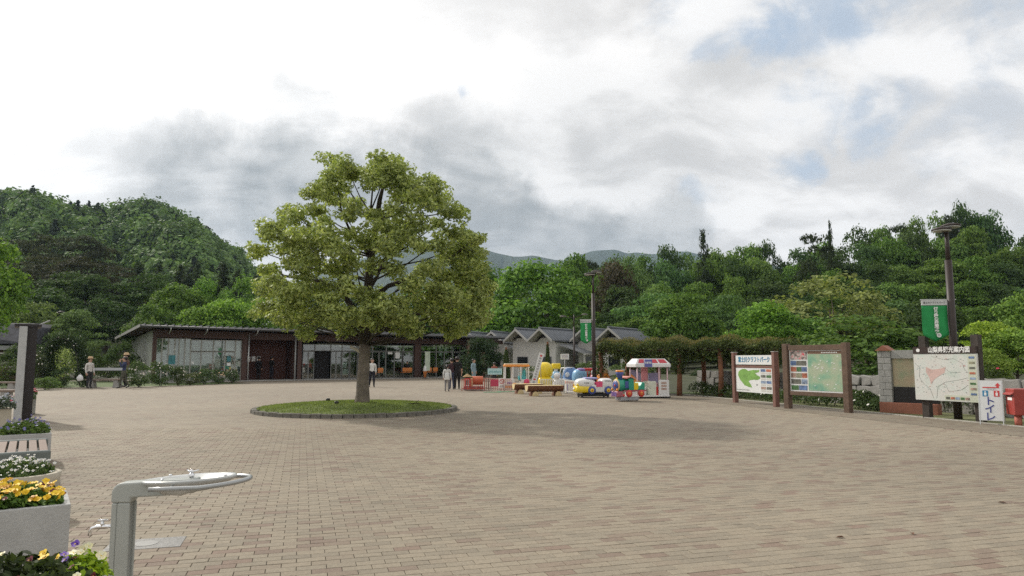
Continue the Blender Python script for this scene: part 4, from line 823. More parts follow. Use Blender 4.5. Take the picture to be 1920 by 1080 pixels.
flat('side_strip', mat('pale_green_strip', (.5, .52, .42), .8), mp_, X(.865), Z(.0), X(.99), Z(.98), -.0405, .002); flat('bottom_strip', mat('pale_green_strip', (.5, .52, .42), .8), mp_, X(.48), Z(.02), X(.864), Z(.13), -.0405, .002)
for i in range(8): z_ = Z(.9-.108*i); flat('photo', PHOTO[i % 7], mp_, X(.885), z_, X(.97), z_+.05, -.043)
for i in range(5): flat('photo', PHOTO[(i+2) % 7], mp_, X(.5+.075*i), Z(.04), X(.56+.075*i), Z(.09), -.043)
# toilet A-board
t = thing('toilet_sign', 'white folding sign with red arrow and toilet lettering', 'sign', G(1860, 797), R(-38)); S_ = Matrix.Rotation(R(-14), 4, 'X')
b = MB(); b.box(-.24, -.012, .1, .24, .012, 1.04); b.v = [tuple(S_ @ Vector(q)) for q in b.v]; pn = b.build('panel', WPANEL, t)
for x in (-.232, .212): b = MB(); b.box(x, -.014, 0, x+.02, .014, 1.03); b.v = [tuple(S_ @ Vector(q)) for q in b.v]; b.build('leg', ALU, t)
for x in (-.232, .212): b = MB(); b.tube([(x+.01, .25, 1.0), (x+.01, .62, .0)], .011, 6); b.build('back_leg', ALU, t)
b = MB(); b.tube([(-.2, .43, .5), (.2, .43, .5)], .008, 5); b.build('brace', ALU, t)
hold = bpy.data.objects.new('printed_face', bpy.data.meshes.new('printed_face')); link(hold, t); hold.rotation_euler = (R(-14), 0, 0)
b = MB(); b.prism([(x, -.0135, z) for x, z in [(-.15, .86), (.17, .86), (.17, .92), (.20, .92), (.145, .985), (.09, .92), (.12, .92), (.12, .885), (-.15, .885)]], (0, -.002, 0)); hold.data = b.mesh('printed_face', RED)
text('TOILET', .055, mat('grey_letter', (.35, .35, .36), .7), hold, (.02, -.0145, .83), (R(90), 0, 0))
for x, m_ in ((-.1, BLUEP), (.12, RED)):
    b = MB(); b.box(x-.055, -.0155, .66, x+.055, -.0135, .80); q = b.build('restroom_symbol', m_, hold, bevel=.02); b = MB(); b.sup((x, -.0165, .77), (.014, .002, .014), 1, 10, 6); b.box(x-.022, -.018, .68, x+.022, -.0158, .75); b.build('figure_mark', PAPER, q)
for i, ch in enumerate('トイレ'): text(ch, .22, NAVY, hold, (-.02, -.0145, .54-i*.18), (R(90), 0, 0), bold=.004)
# red mailbox
t = thing('red_mailbox', 'red letter box on a round pink red post at the right edge', 'mailbox', G(1910, 799), R(-14)); REDP = mat('mailbox_red', (.30, .04, .03), .4, var=.12, spec=.5)
b = MB(); b.box(-.13, -.2, .25, .33, .25, .84); b.build('body', REDP, t, bevel=.02); b = MB(); b.lathe([(.075, 0), (.07, .25)], 14); b.build('post', mat('post_faded_red', (.45, .14, .10), .7, var=.15), t, True)
b = MB(); b.box(-.134, -.12, .66, -.129, .16, .70); b.build('slot', BLACKM, t); b = MB(); b.prism([(-.13, -.2, .72), (-.2, -.2, .70), (-.2, -.2, .715), (-.13, -.2, .76)], (0, .42, 0)); b.build('slot_hood', REDP, t); b = MB(); b.box(-.136, -.1, .58, -.130, .12, .64); b.build('label_plate', PAPER, t)
# lamp posts
LAMPM = mat('brown_lamp_metal', (.035, .024, .02), .5, var=.2); LAMPW = mat('lamp_diffuser', (.5, .5, .47), .5)
GRN = mat('green_banner', (.02, .27, .075), .75, var=.15, scale=3)
def lamp(label, base, h, banner=None, r=.085, headr=.24, arm=.3, rz=0.0, facing=0.0):
    t = thing('street_lamp', label, 'lamp', base, rz); b = MB(); b.tube([(0, 0, 0), (0, 0, h*.82)], [r*1.15, r], 12); b.tube([(0, 0, h*.8), (0, 0, h)], [r*.65, r*.6], 10); b.build('pole', LAMPM, t, True)
    for sx, dz in ((1, 0), (-1, -.12)):
        b = MB(); b.lathe([(headr*.55, -.02), (headr, .0), (headr*.98, .035), (headr*.4, .08), (.02, .09)], 20, (sx*arm*.55, 0, h+dz)); hd = b.build('lamp_head', LAMPM, t, True); b = MB(); b.lathe([(headr*.9, -.028), (headr*.9, -.006)], 20, (sx*arm*.55, 0, h+dz)); b.build('diffuser', LAMPW, hd)
        b = MB(); b.tube([(0, 0, h-.2), (sx*arm*.5, 0, h+dz-.02)], .025, 6); b.build('arm', LAMPM, t)
    if banner:
        z0, z1, w_ = banner; bo_ = bpy.data.objects.new('banner', bpy.data.meshes.new('banner')); link(bo_, t); bo_.rotation_euler.z = facing-rz
        n_ = 10; bm_ = MB(); vs = []
        for i in range(n_+1):
            for j in range(7):
                u = j/6; x = -.1-w_*u; zb = z0+(.22*(abs(u-.5)*2))*(z1-z0)*.8; z = z1-(z1-zb)*i/n_; vs.append((x, .025*math.sin(u*5+i*.5)*(i/n_), z))
        bm_.add(vs, [(i*7+j, i*7+j+1, (i+1)*7+j+1, (i+1)*7+j) for i in range(n_) for j in range(6)]); bo_.data = bm_.mesh('banner', GRN, True); so_ = bo_.modifiers.new('thickness', 'SOLIDIFY'); so_.thickness = .004
        hd = MB(); hd.box(-.1-w_, -.012, z1, -.1, .006, z1+.13); ho = hd.build('banner_header', mat('header_white', (.55, .56, .55), .8), bo_); text('富士川クラフトパーク', .07, DARKP, ho, (-.1-w_/2, -.0145, z1+.06), (R(90), 0, 0), width=w_*.85)
        b = MB(); b.tube([(.12, 0, z1+.14), (-.12-w_, 0, z1+.14)], .016, 6); b.build('banner_arm', ALU, t).rotation_euler.z = facing-rz; b = MB(); b.tube([(.1, 0, z0+.25), (-.12, 0, z0+.25)], .012, 6); b.build('banner_arm', ALU, t).rotation_euler.z = facing-rz
        text('切り絵の森美術館', (z1-z0)*.112, PAPER, bo_, (-.1-w_*.47, -.035, z0+(z1-z0)*.57), (R(90), 0, 0), vertical=True, bold=.004)
        b = MB(); b.lathe([(w_*.09, 0), (w_*.09, .003), (w_*.06, .003), (w_*.06, .0)], 16); e_ = b.build('emblem', PAPER, bo_); e_.rotation_euler = (R(90), 0, 0); e_.location = (-.1-w_*.4, -.032, z0+(z1-z0)*.17)
    return t
q = G(1797, 786); lamp('tall brown twin head lamp with green banner behind the tourist map', q, at(1774, 424, q.y).z, (at(1760, 640, q.y).z, at(1760, 572, q.y).z, .62), rz=.35, facing=-.12)
q = Vector((at(1114, 700, 32).x, 32, 0)); lamp('tall brown lamp with green banner before the white houses', q, at(1113, 510, 32).z, (at(1104, 645, 32).z, at(1104, 605, 32).z, .5), r=.08, headr=.26, rz=.2, facing=-.1)
q = Vector((at(1077, 700, 46).x, 46, 0)); lamp('thin twin head lamp post in front of the white houses', q, at(1077, 590, 46).z, r=.06, headr=.22, arm=1.3)
q = Vector((at(105, 700, 62).x, 62, 0)); lamp('small distant lamp post among trees at far left', q, at(105, 585, 62).z, r=.06, headr=.28, arm=.2)
# ------------------------------------------------------------------ left row: planters, benches, fountain
ROW = math.atan2(.566, .824)     # across-row axis; the row itself runs away to the left
PLW = mat('planter_concrete', (.40, .40, .385), .8, var=.12, scale=5, bump=.25, bscale=60); PLC = mat('cream_planter', (.43, .39, .31), .85, var=.12, scale=6, bump=.25, bscale=50); EARTH = mat('potting_soil', (.04, .03, .022), .95, var=.4, scale=20, bump=.6)
LEAFN = leaf_mat('garden_leaf', None, .3, .4)
def leaf6(c, nrm, size, aspect=.5):
    """six-sided leaf with a centre fold"""
    n = len(c); nrm = unit(nrm); t = unit(np.cross(nrm, RNG.normal(size=(n, 3)))); b = np.cross(nrm, t); s = (size*RNG.uniform(.7, 1.3, n))[:, None]; w = s*aspect
    v = np.stack([c-t*s, c-t*s*.3-b*w+nrm*s*.15, c+t*s*.4-b*w*.8+nrm*s*.12, c+t*s, c+t*s*.4+b*w*.8+nrm*s*.12, c-t*s*.3+b*w+nrm*s*.15], 1).reshape(-1, 3); return v, np.arange(n*6).reshape(n, 6)
def petal_flower(name, cols, r=.026, five=True, center=(.75, .5, .05)):
    b = MB(); k = 5
    for i in range(k):
        a = 2*math.pi*i/k+.3; L_ = r*(1.15 if i < 3 else .95); mid = (math.cos(a)*L_*.55, math.sin(a)*L_*.55); pts = []
        for j in range(8): q = 2*math.pi*j/8; lx = L_*.58*math.cos(q); ly = L_*.55*math.sin(q); rr_ = math.hypot(mid[0]+lx*math.cos(a)-ly*math.sin(a), mid[1]+lx*math.sin(a)+ly*math.cos(a)); pts.append((mid[0]+lx*math.cos(a)-ly*math.sin(a), mid[1]+lx*math.sin(a)+ly*math.cos(a), .004*math.sin(q*2)+rr_*.25+i*.0006))
        b.add(pts, [tuple(range(8))], i % len(cols))
    b.lathe([(.004, .003), (.004, .008)], 6, m=len(cols)); ms = [mat('petal_%s_%d' % (name, i), c_, .6, var=.12, scale=60) for i, c_ in enumerate(cols)]+[mat('flower_eye_'+name, center, .7)]
    return b.mesh('flower', ms, True)
YEL = petal_flower('yellow', [(.80, .52, .02), (.85, .58, .03)], .030, center=(.35, .12, .01)); ORG = petal_flower('orange', [(.62, .30, .03), (.7, .42, .03)], .028, center=(.1, .02, .01)); CREAM = petal_flower('cream', [(.80, .74, .45), (.78, .76, .55)], .03); PURP = petal_flower('purple', [(.12, .05, .32), (.16, .07, .4)], .022); WHT = petal_flower('white', [(.78, .79, .76), (.8, .8, .78)], .016); MAR = petal_flower('maroon', [(.10, .015, .02), (.16, .02, .03)], .026); PNK = petal_flower('pink', [(.55, .08, .15), (.62, .14, .2)], .03); BLU = petal_flower('blue', [(.13, .14, .36), (.17, .16, .42)], .02); GRYB = petal_flower('grey', [(.32, .36, .42), (.4, .42, .48)], .025)
def bed(name, label, loc, rz, sx, sy, h, nleaf, leafcol, flowers, leaf=.03, rnd=False, aspect=.5, up=.6, tall=0.0):
    t = thing(name, label, 'flowers', loc, rz); n = nleaf
    if rnd: a = RNG.uniform(0, 6.283, n); q = np.sqrt(RNG.uniform(0, 1, n)); x, y = sx*q*np.cos(a), sy*q*np.sin(a)
    else: x, y = RNG.uniform(-sx, sx, n), RNG.uniform(-sy, sy, n)
    e2 = np.clip(np.maximum(np.abs(x)/sx, np.abs(y)/sy) if not rnd else np.hypot(x/sx, y/sy), 0, 1)
    lim = h*(1-.55*e2**3)*(.78+.22*np.sin(x*17+y*9)*np.cos(y*21-x*5)); z = lim*RNG.uniform(.05, 1, n)**.5
    d_ = np.stack([x/sx*.5, y/sy*.5, np.full(n, up)], 1)+RNG.normal(size=(n, 3))*.55; v, f = leaf6(np.stack([x, y, z], 1), d_, leaf, aspect); o = link(bpy.data.objects.new('foliage', np_mesh('foliage', v, f, LEAFN)), t); o.color = (*leafcol, 1)
    for me, cnt, hf, rg in flowers:
        idx = RNG.choice(n, cnt)
        for i in idx:
            if rg and not rg(x[i], y[i]): continue
            o = link(bpy.data.objects.new('flower', me), t); o.location = (x[i]*1.02, y[i]*1.02, lim[i]*hf+random.uniform(.0, .03)+tall*random.random()); s_ = random.uniform(.45, .82); o.scale = (s_, s_, s_); o.rotation_euler = (R(random.uniform(10, 75)), 0, random.uniform(-.9, .9)-rz)
    return t
def box_planter(label, near_right, w, l, h, m=PLW, rz=ROW, group=None, wall=.05):
    """planter box; near_right = world position of the near right bottom corner"""
    u = Vector((math.cos(rz), math.sin(rz), 0)); v_ = Vector((-u.y, u.x, 0)); t = thing('planter_box', label, 'planter', near_right-u*(w/2)+v_*(l/2), rz, group)
    b = MB(); b.box(-w/2, -l/2, .02, w/2, -l/2+wall, h); b.box(-w/2, l/2-wall, .02, w/2, l/2, h); b.box(-w/2, -l/2+wall, .02, -w/2+wall, l/2-wall, h); b.box(w/2-wall, -l/2+wall, .02, w/2, l/2-wall, h); b.box(-w/2+wall, -l/2+wall, .02, w/2-wall, l/2-wall, .06); b.build('trough', m, t, bevel=.006)
    b = MB(); b.box(-w/2+wall+.002, -l/2+wall+.002, .06, w/2-wall-.002, l/2-wall-.002, h-.05); b.build('soil', EARTH, t)
    for sx in (-.35, .35): b = MB(); b.box(w*sx-.06, -l/2+.06, 0, w*sx+.06, l/2-.06, .02); b.build('foot', m, t)
    return t
def corner(px, py, z):  q = G(px, py, z); return Vector((q.x, q.y, 0))
# nearest planter (bottom left corner)
_u = Vector((math.cos(ROW), math.sin(ROW), 0)); _v = Vector((-_u.y, _u.x, 0)); t1 = box_planter('pale planter in the bottom left corner, nearest the camera', Vector((-2.36, 3.18, 0))+_u*.5-_v*.25, 1.0, .5, .5)
c1 = Vector(t1.location); bed('pansy_bed', 'dark leaved pansies with cream flowers in the nearest planter', c1+Vector((0, 0, .45)), ROW, .46, .25, .18, 2400, (.05, .07, .03), [(CREAM, 16, 1.1, None), (MAR, 16, 1.0, None), (PURP, 6, 1.3, None)], .026)
q = c1+_u*.36-_v*.02+Vector((0, 0, .45)); bed('lime_foliage', 'lime green leafy plant at the corner of the nearest planter', q, ROW, .16, .15, .16, 520, (.26, .38, .03), [(CREAM, 9, 1.05, None), (YEL, 3, 1.3, None)], .022, rnd=True)
t2 = box_planter('white square planter of yellow pansies beside the drinking fountain', corner(133, 945, .5), 1.15, .62, .5); c2 = Vector(t2.location)
bed('yellow_pansies', 'mass of yellow and orange pansies filling the white square planter', c2+Vector((0, 0, .45)), ROW, .53, .27, .2, 3000, (.085, .15, .03), [(YEL, 170, 1.0, None), (ORG, 70, 1.0, None), (MAR, 20, 1.0, None)], .026)
# round planter
q = corner(113, 882, .42); u = Vector((math.cos(ROW), math.sin(ROW), 0)); c3 = q-u*.33
t = thing('round_planter', 'round cream planter with white flowers between bench and yellow pansies', 'planter', c3, 0); b = MB(); b.lathe([(.27, 0), (.30, .02), (.335, .36), (.345, .42), (.30, .425), (.29, .34)], 36); b.build('bowl', PLC, t, True); b = MB(); b.lathe([(.289, .3), (.289, .352)], 30); b.build('soil', EARTH, t)
bed('white_alyssum', 'mound of tiny white flowers in the round planter', c3+Vector((0, 0, .35)), 0, .29, .29, .23, 1500, (.085, .13, .045), [(WHT, 150, 1.02, None)], .018, rnd=True)
# slatted bench
def slat_bench(label, c, rz, w, l, h):
    t = thing('slatted_bench', label, 'bench', c, rz); SL = mat('bench_slat', (.15, .098, .07), .7, var=.2, scale=6, bump=.2); FR = mat('bench_frame', (.13, .15, .14), .45, var=.15)
    for y in (-l/2, l/2):
        b = MB(); b.box(-w/2, y-.03, h-.11, w/2, y+.03, h+.012); b.build('end_frame', FR, t, bevel=.028, seg=4)
    for i in range(5): x = -w/2+.025+i*(w-.03)/5; b = MB(); b.box(x, -l/2+.02, h-.035, x+(w-.03)/5-.022, l/2-.02, h+.0); b.build('slat', SL, t, bevel=.005)
    for y in (-l/2+.2, l/2-.2):
        for x in (-w/2+.08, w/2-.08): b = MB(); b.box(x-.025, y-.025, 0, x+.025, y+.025, h-.04); b.build('leg', FR, t)
nr = corner(96, 846, .42); u = Vector((math.cos(ROW), math.sin(ROW), 0)); vv_ = Vector((-u.y, u.x, 0)); slat_bench('backless bench of five brown slats between the planters', nr-u*.28+vv_*.8, ROW, .56, 1.5, .42)
t4 = box_planter('low white planter with violet flowers behind the slatted bench', corner(97, 812, .45), .64, .7, .45); bed('violet_flowers', 'bushy green plants with small violet flowers behind the bench', Vector(t4.location)+Vector((0, 0, .4)), ROW, .3, .33, .26, 1500, (.085, .135, .035), [(BLU, 70, 1.02, None)], .024)
t5 = box_planter('cream square planter with grey blue flowers at the left edge', corner(19, 803, 0), .36, .36, .42, PLC); bed('grey_flowers', 'grey blue bushy flowers in the cream planter at left edge', Vector(t5.location)+Vector((0, 0, .38)), ROW, .25, .25, .36, 900, (.10, .125, .10), [(GRYB, 70, 1.0, None), (PNK, 8, 1.1, None)], .03)
t6 = box_planter('cream planter half hidden behind the dark notice board', corner(60, 778, 0), .36, .36, .45, PLC); bed('dusty_flowers', 'dusty grey pink flowers behind the dark notice board', Vector(t6.location)+Vector((0, 0, .4)), ROW, .24, .24, .3, 700, (.09, .12, .07), [(GRYB, 30, 1.0, None), (PNK, 20, 1.0, None)], .03)
t7 = box_planter('white planter with pink red flowers right of the notice board', corner(66, 777, 0), .42, .42, .55); bed('pink_flowers', 'pink red flowers in the white planter right of the notice board', Vector(t7.location)+Vector((0, 0, .5)), ROW, .22, .22, .24, 600, (.08, .12, .04), [(PNK, 60, 1.02, None)], .03)
# edge-on notice board
q = G(24, 790); t = thing('dark_notice_board', 'tall dark notice board seen edge on at the left', 'board', q, R(35))
b = MB(); b.box(-.0, -.44, 0, .165, -.36, 2.3); b.build('post', mat('grey_post', (.42, .43, .43), .6), t, bevel=.01); b = MB(); b.box(.17, -.36, .05, .37, .9, 2.3); b.build('panel', mat('dark_panel', (.018, .014, .014), .5), t); b = MB(); b.box(.12, -.37, .1, .155, -.3, 2.2); b.build('edge_strip', ALU, t); b = MB(); b.tube([(.3, -.2, 2.3), (.62, .1, 2.48)], .016, 6); b.build('roof_strut', mat('dull_strut', (.3, .3, .3), .8), t); b = MB(); b.box(-.1, -.4, 2.3, .45, 1.0, 2.36); b.build('roof', mat('dark_panel', (.018, .014, .014), .5), t)
# drinking fountain
FX = Vector((-2.385, 4.42, 0)); FOUN = mat('fountain_enamel', (.35, .365, .34), .35, var=.05, scale=4, spec=.5); FOUN2 = mat('fountain_recess_shade', (.24, .25, .235), .5, var=.06); CHROME = mat('chrome', (.75, .75, .76), .15, 1.0, var=.03); BOWL = mat('steel_bowl', (.46, .47, .46), .28, .35, var=.05)
t = thing('drinking_fountain', 'pale grey cantilevered drinking fountain with oval bowl and side tap', 'fountain', FX, R(3)); t.scale = (.835, .835, .855)
b = MB(); b.box(-.07, -.06, 0, -.03, .06, .735); b.box(-.03, -.06, 0, .062, -.04, .735); b.box(-.03, .04, 0, .062, .06, .735); b.build('column', FOUN, t, bevel=.012, seg=3); b = MB(); b.box(-.03, -.04, 0, .045, .04, .735); b.build('column_recess', FOUN2, t)  # recess core in darker enamel, its shadow put into the colour
# bent neck: column turning into the arm
b = MB(); prof = [(-.075, .735), (-.075, .80)]+[(-.075+.075*(1-math.cos(a)), .80+.075*math.sin(a)) for a in np.linspace(.2, 1.57, 6)]+[(.3, .892), (.52, .90), (.52, .80), (.3, .782), (.064, .77), (.064, .735)]
b.prism([(x, -.062, z) for x, z in prof], (0, .124, 0)); b.build('neck', FOUN, t, bevel=.014, seg=3)
# oval bowl with rolled rim
b = MB(); n_ = 40; ringv = []
def oval(sx, sy, z, cx=.46, tilt=.02): return [(cx+sx*math.cos(2*math.pi*j/n_), sy*math.sin(2*math.pi*j/n_), z+tilt*math.cos(2*math.pi*j/n_)) for j in range(n_)]
lay = [oval(.06, .05, .792), oval(.20, .12, .81), oval(.325, .160, .873), oval(.345, .175, .893), oval(.335, .168, .905), oval(.315, .152, .90), oval(.25, .12, .868), oval(.12, .07, .853), oval(.02, .015, .850)]
for l_ in lay: ringv += l_
b.add(ringv, [(i*n_+j, i*n_+(j+1) % n_, (i+1)*n_+(j+1) % n_, (i+1)*n_+j) for i in range(len(lay)-1) for j in range(n_)]+[tuple(range(n_-1, -1, -1)), tuple(range((len(lay)-1)*n_, len(lay)*n_))]); b.build('bowl', BOWL, t, True)
b = MB(); pa = [(.27, -.235, .858), (.36, -.24, .86)]+[(.56+.335*math.cos(a), .245*math.sin(a), .862+.03*math.cos(a)) for a in np.linspace(-1.4, 1.4, 24)]+[(.36, .24, .86), (.27, .235, .858)]; b.tube(pa, .0165, 10); b.build('grab_rail', mat('grab_rail', (.36, .37, .37), .3, .4, var=.05), t, True)
for y in (-.19, .19): b = MB(); b.tube([(.40, y*1.24, .861), (.40, y*.8, .866)], .009, 6); b.build('rail_bracket', FOUN, t)
b = MB(); b.tube([(.47, 0, .85), (.47, 0, .905)], [.017, .014], 10); b.lathe([(.02, .905), (.022, .92), (.012, .935)], 12, (.47, 0, 0)); b.sup((.47, 0, .945), (.013, .013, .013), 1, 10, 8)
for a in range(3): q_ = a*2.09+.5; b.tube([(.47, 0, .94), (.47+.05*math.cos(q_), .05*math.sin(q_), .952)], [.006, .005], 6)
b.build('spout', CHROME, t, True)
for p_ in ((.30, -.1, .905), (.74, -.06, .925), (.28, .09, .905)): b = MB(); b.sup(p_, (.013, .013, .008), .8, 10, 6); b.build('screw_cap', CHROME, t, True)
b = MB(); b.tube([(-.07, 0, .56), (-.12, 0, .562), (-.19, 0, .56), (-.225, 0, .55), (-.24, 0, .525), (-.243, 0, .50)], [.016, .014, .014, .014, .012, .011], 10); b.lathe([(.03, .0), (.03, .01)], 14, (-.076, 0, .56)); b.tube([(-.155, 0, .56), (-.155, 0, .60)], [.014, .011], 8); b.tube([(-.185, -.01, .607), (-.12, .012, .607)], .007, 6); b.tube([(-.075, 0, .528), (-.075, 0, .592)], .02, 8); b.build('tap', CHROME, t, True)
SLAB = mat('pale_granite', (.48, .42, .36), .8, var=.2, scale=60, bump=.2); b = MB(); b.box(-.25, -.32, .0, .34, .2, .05); b.build('base_slab', SLAB, t, bevel=.008)
q = G(285, 1022); t = thing('drain_cover', 'rectangular grey metal cover set in the pavers by the fountain', 'cover', (q.x-.05, q.y, .0), PAVE_ROT); b = MB(); b.box(-.28, -.17, .0, .28, .17, .013); b.build('plate', mat('cover_metal', (.2, .195, .185), .55, .3, var=.25, scale=20, bump=.3), t, bevel=.003); b = MB(); b.lathe([(.09, .0135), (.09, .0155), (.075, .0156)], 20); b.build('embossed_mark', mat('cover_mark', (.28, .275, .26), .5, .3), t)
# ------------------------------------------------------------------ shrubs, arch, benches on the left
SHB = [crown_mesh('shrub_crown', 2600, 30, .05, 200+s, lumps=.36, squash=.9) for s in range(3)]
def shrub(label, px, basey, wpx, topy, col, flowers=0, fcol=(.72, .66, .58), Yo=0.0, name='shrub', group=None):
    q = G(px, basey); q.y += Yo; q.x = at(px, 700, q.y).x; t = thing(name, label, 'shrub', (q.x, q.y, 0), random.uniform(0, 6), group); r_ = wpx/2/F*q.y; h_ = at(px, topy, q.y).z
    o = link(bpy.data.objects.new('foliage', random.choice(SHB)), t); o.scale = (r_, r_, h_/1.55); o.color = (col[0]*1.35, col[1]*1.35, col[2]*1.35, 1)
    b = MB()
    for a in range(5): b.tube([(.04*math.cos(a*1.3), .04*math.sin(a*1.3), 0), (r_*.4*math.cos(a*1.3), r_*.4*math.sin(a*1.3), h_*.5)], [.015, .008], 5)
    b.build('stems', BARK, t)
    if flowers:
        d_ = unit(RNG.normal(size=(flowers, 3))); d_[:, 2] = np.abs(d_[:, 2]); pp = d_*np.array([r_*.9, r_*.9, h_*.48])+np.array([0, 0, h_*.5]); v, f = leaf_verts(pp, d_, .04, .9); o = link(bpy.data.objects.new('blossoms', np_mesh('blossoms', v, f, mat('shrub_blossom_%d' % int(fcol[2]*100), fcol, .8, var=.1))), t); tag(o, kind='stuff')
SG = (.065, .10, .04)
for a in [('dark rose bush right of the two walkers', 262, 726, 50, 677, SG, 26), ('tall dark rose bush below the corner column', 302, 724, 46, 678, (.05, .08, .03), 26), ('small rose bush right of the tall dark one', 335, 723, 30, 686, (.045, .065, .026), 12), ('low pale shrub in the gap before the curtained windows', 358, 722, 34, 699, (.07, .085, .035), 8), ('rose bush with peach blooms before the curtained doors', 384, 721, 34, 690, SG, 16, (.75, .55, .38)), ('rose bush with orange blooms under the glass doors', 412, 719, 30, 692, SG, 18, (.75, .5, .3)), ('last rose bush beside the red brown column', 436, 718, 26, 693, SG, 12),
          ('rounded bush inside the flower arch', 116, 727, 32, 688, (.05, .08, .035), 8), ('low bright green bush in front of the arch', 88, 731, 56, 706, (.08, .13, .035), 0), ('dark hedge bush at the far left edge', 20, 728, 80, 672, (.05, .075, .024), 16), ('grey green bush left of the arch', 66, 727, 34, 655, (.075, .095, .055), 20)]: shrub(*a)
for i, a in enumerate([('leafy bush behind the arch opening', 116, 722, 56, 650, (.22, .27, .11), 12), ('bush behind the straw hat woman', 165, 722, 60, 640, (.07, .10, .04), 10), ('bush between the two groups of people', 200, 722, 50, 672, (.06, .09, .035), 20), ('tall bush behind the walkers', 225, 720, 60, 640, (.05, .08, .03), 0), ('climbing bush on the left end of the roof', 262, 716, 70, 598, (.075, .115, .04), 0), ('bush at the foot of the small left lamp', 110, 718, 90, 615, (.07, .11, .045), 0), ('bush behind the dark notice board', 45, 718, 80, 640, (.06, .09, .035), 20)]): shrub(*a, Yo=6+2*(i % 3))
arch = thing('flower_arch', 'leafy rose arch with pale blooms at the left of the square', 'arch', (at(110, 700, 38).x, 38, 0)); s_ = 38/F
apx = [(82, 726), (80, 700), (80, 680), (83, 660), (92, 643), (105, 635), (120, 635), (134, 643), (142, 660), (146, 680), (148, 700), (149, 724)]
for dy in (0, .9):
    b = MB(); b.tube([at(x, y, 38)-Vector((at(110, 700, 38).x, 38, 0))+Vector((0, dy, 0)) for x, y in apx], .02, 6); b.build('hoop', BLACKM, arch)
PA = np.array([(at(x, y, 38)-Vector((at(110, 700, 38).x, 38, 0)))[:] for x, y in apx]); n_ = 9500; tt = RNG.uniform(0, len(apx)-1.001, n_); i0 = tt.astype(int); fr = (tt-i0)[:, None]; C_ = PA[i0]*(1-fr)+PA[i0+1]*fr
C_ += RNG.normal(size=(n_, 3))*np.array([.18, .1, .17])+np.stack([0*tt, RNG.uniform(0, .9, n_), 0*tt], 1); v, f = leaf_verts(C_, RNG.normal(size=(n_, 3))+np.array([-.2, -.5, .4]), .05, .6); o = link(bpy.data.objects.new('foliage', np_mesh('foliage', v, f, LEAF)), arch); o.color = (.045, .072, .034, 1)
k = 90; pp = C_[RNG.choice(n_, k)]+np.array([0, -.2, .12]); v, f = leaf_verts(pp, RNG.normal(size=(k, 3))*.4+np.array([0, -.8, .4]), .03, .9); o = link(bpy.data.objects.new('blossoms', np_mesh('blossoms', v, f, mat('pale_blossom', (.62, .62, .55), .8))), arch); tag(o, kind='stuff')
def stone_bench(label, c, rz, l):
    t = thing('stone_bench', label, 'bench', c, rz, 'benches with concrete feet')
    b = MB(); b.box(-l/2, -.2, .40, l/2, .2, .47); b.build('seat', mat('bench_board', (.22, .17, .14), .8, var=.25), t, bevel=.01)
    for x in (-l/2+.3, l/2-.3): b = MB(); b.prism([(x-.17, -.18, 0), (x+.17, -.18, 0), (x+.1, -.18, .4), (x-.1, -.18, .4)], (0, .36, 0)); b.build('foot', CONC, t, bevel=.01)
stone_bench('long bench on concrete feet between the people at left', G(196, 727), .05, 1.9); stone_bench('bench on concrete feet at the far left edge', G(-12, 735), .1, 2.2); stone_bench('nearer bench cut by the left edge behind planters', G(-30, 757), .1, 2.0)
# stone hut and rails at the far left
t = thing('dark_roofed_hut', 'low hut with dark mottled roof at the far left edge', 'hut', (at(-20, 700, 52).x, 52, 0), .1); b = MB(); b.box(-4, 0, 0, 2.4, 4, 2.5); b.build('wall', TIMB, t); b = MB(); b.prism([(-4.5, -1, 2.6), (2.9, -1, 2.6), (2.75, -.3, 3.9), (2.2, 1.2, 4.25), (-4.5, 1.2, 4.3), (-4.5, -.3, 3.9)], (0, 2.8, .0)); b.build('roof', mat('mottled_dark_roof', (.055, .055, .065), .9, var=.7, scale=3, bump=.6, bscale=6), t, bevel=.1); b = MB(); b.box(-4.4, -.9, 2.2, 2.7, -.8, 2.5); b.build('eave_board', mat('grey_board', (.3, .3, .31), .7), t)
for z in (.9, 1.25, 1.9): b = MB(); b.box(-4.4, -.95, z, 2.7, -.9, z+.1); b.build('rail', mat('pale_rail', (.5, .48, .47), .7), t)
t = thing('tilted_notice', 'pale sloping information panel behind the bench at left', 'sign', (at(205, 700, 39.5).x, 39.5, 0), .1); b = MB(); b.prism([(-1.3, 0, .86), (1.0, 0, .86), (1.0, .5, 1.0), (-1.3, .5, 1.0)], (0, -.01, .03)); b.build('panel', mat('grey_sheet', (.13, .135, .145), .8, spec=.1), t)
for x in (-.9, .6): b = MB(); b.tube([(x, .25, 0), (x, .25, .9)], .03, 6); b.build('leg', ALU, t)
# columnar vines and dark tree by the houses
for lab, px, Y, top_, w_ in [('narrow column of ivy left of the house window', 949, 46, 655, 15), ('narrow column of ivy right of the house window', 1027, 46, 645, 11)]:
    q = at(px, 700, Y); t = thing('ivy_column', lab, 'plant', (q.x, Y, 0)); h_ = at(px, top_, Y).z; n_ = 1500; z = RNG.uniform(0, h_, n_); rr_ = w_/2/F*Y*np.sqrt(np.clip(1.05-z/h_, .05, 1)); a = RNG.uniform(0, 6.28, n_); v, f = leaf_verts(np.stack([rr_*np.cos(a), rr_*np.sin(a), z], 1), np.stack([np.cos(a), np.sin(a), .4+0*a], 1)+RNG.normal(size=(n_, 3))*.5, .06, .6); o = link(bpy.data.objects.new('leaves', np_mesh('leaves', v, f, LEAF)), t); o.color = (.06, .09, .03, 1); b = MB(); b.box(-.06, -.06, 0, .06, .06, h_+.15); b.build('post', POSTB, t)
tree('broadleaf_tree', 'dark round evergreen at the right end of the low building', 900, 636, 50, 80, 'broad', (.025, .045, .02), bot=705)
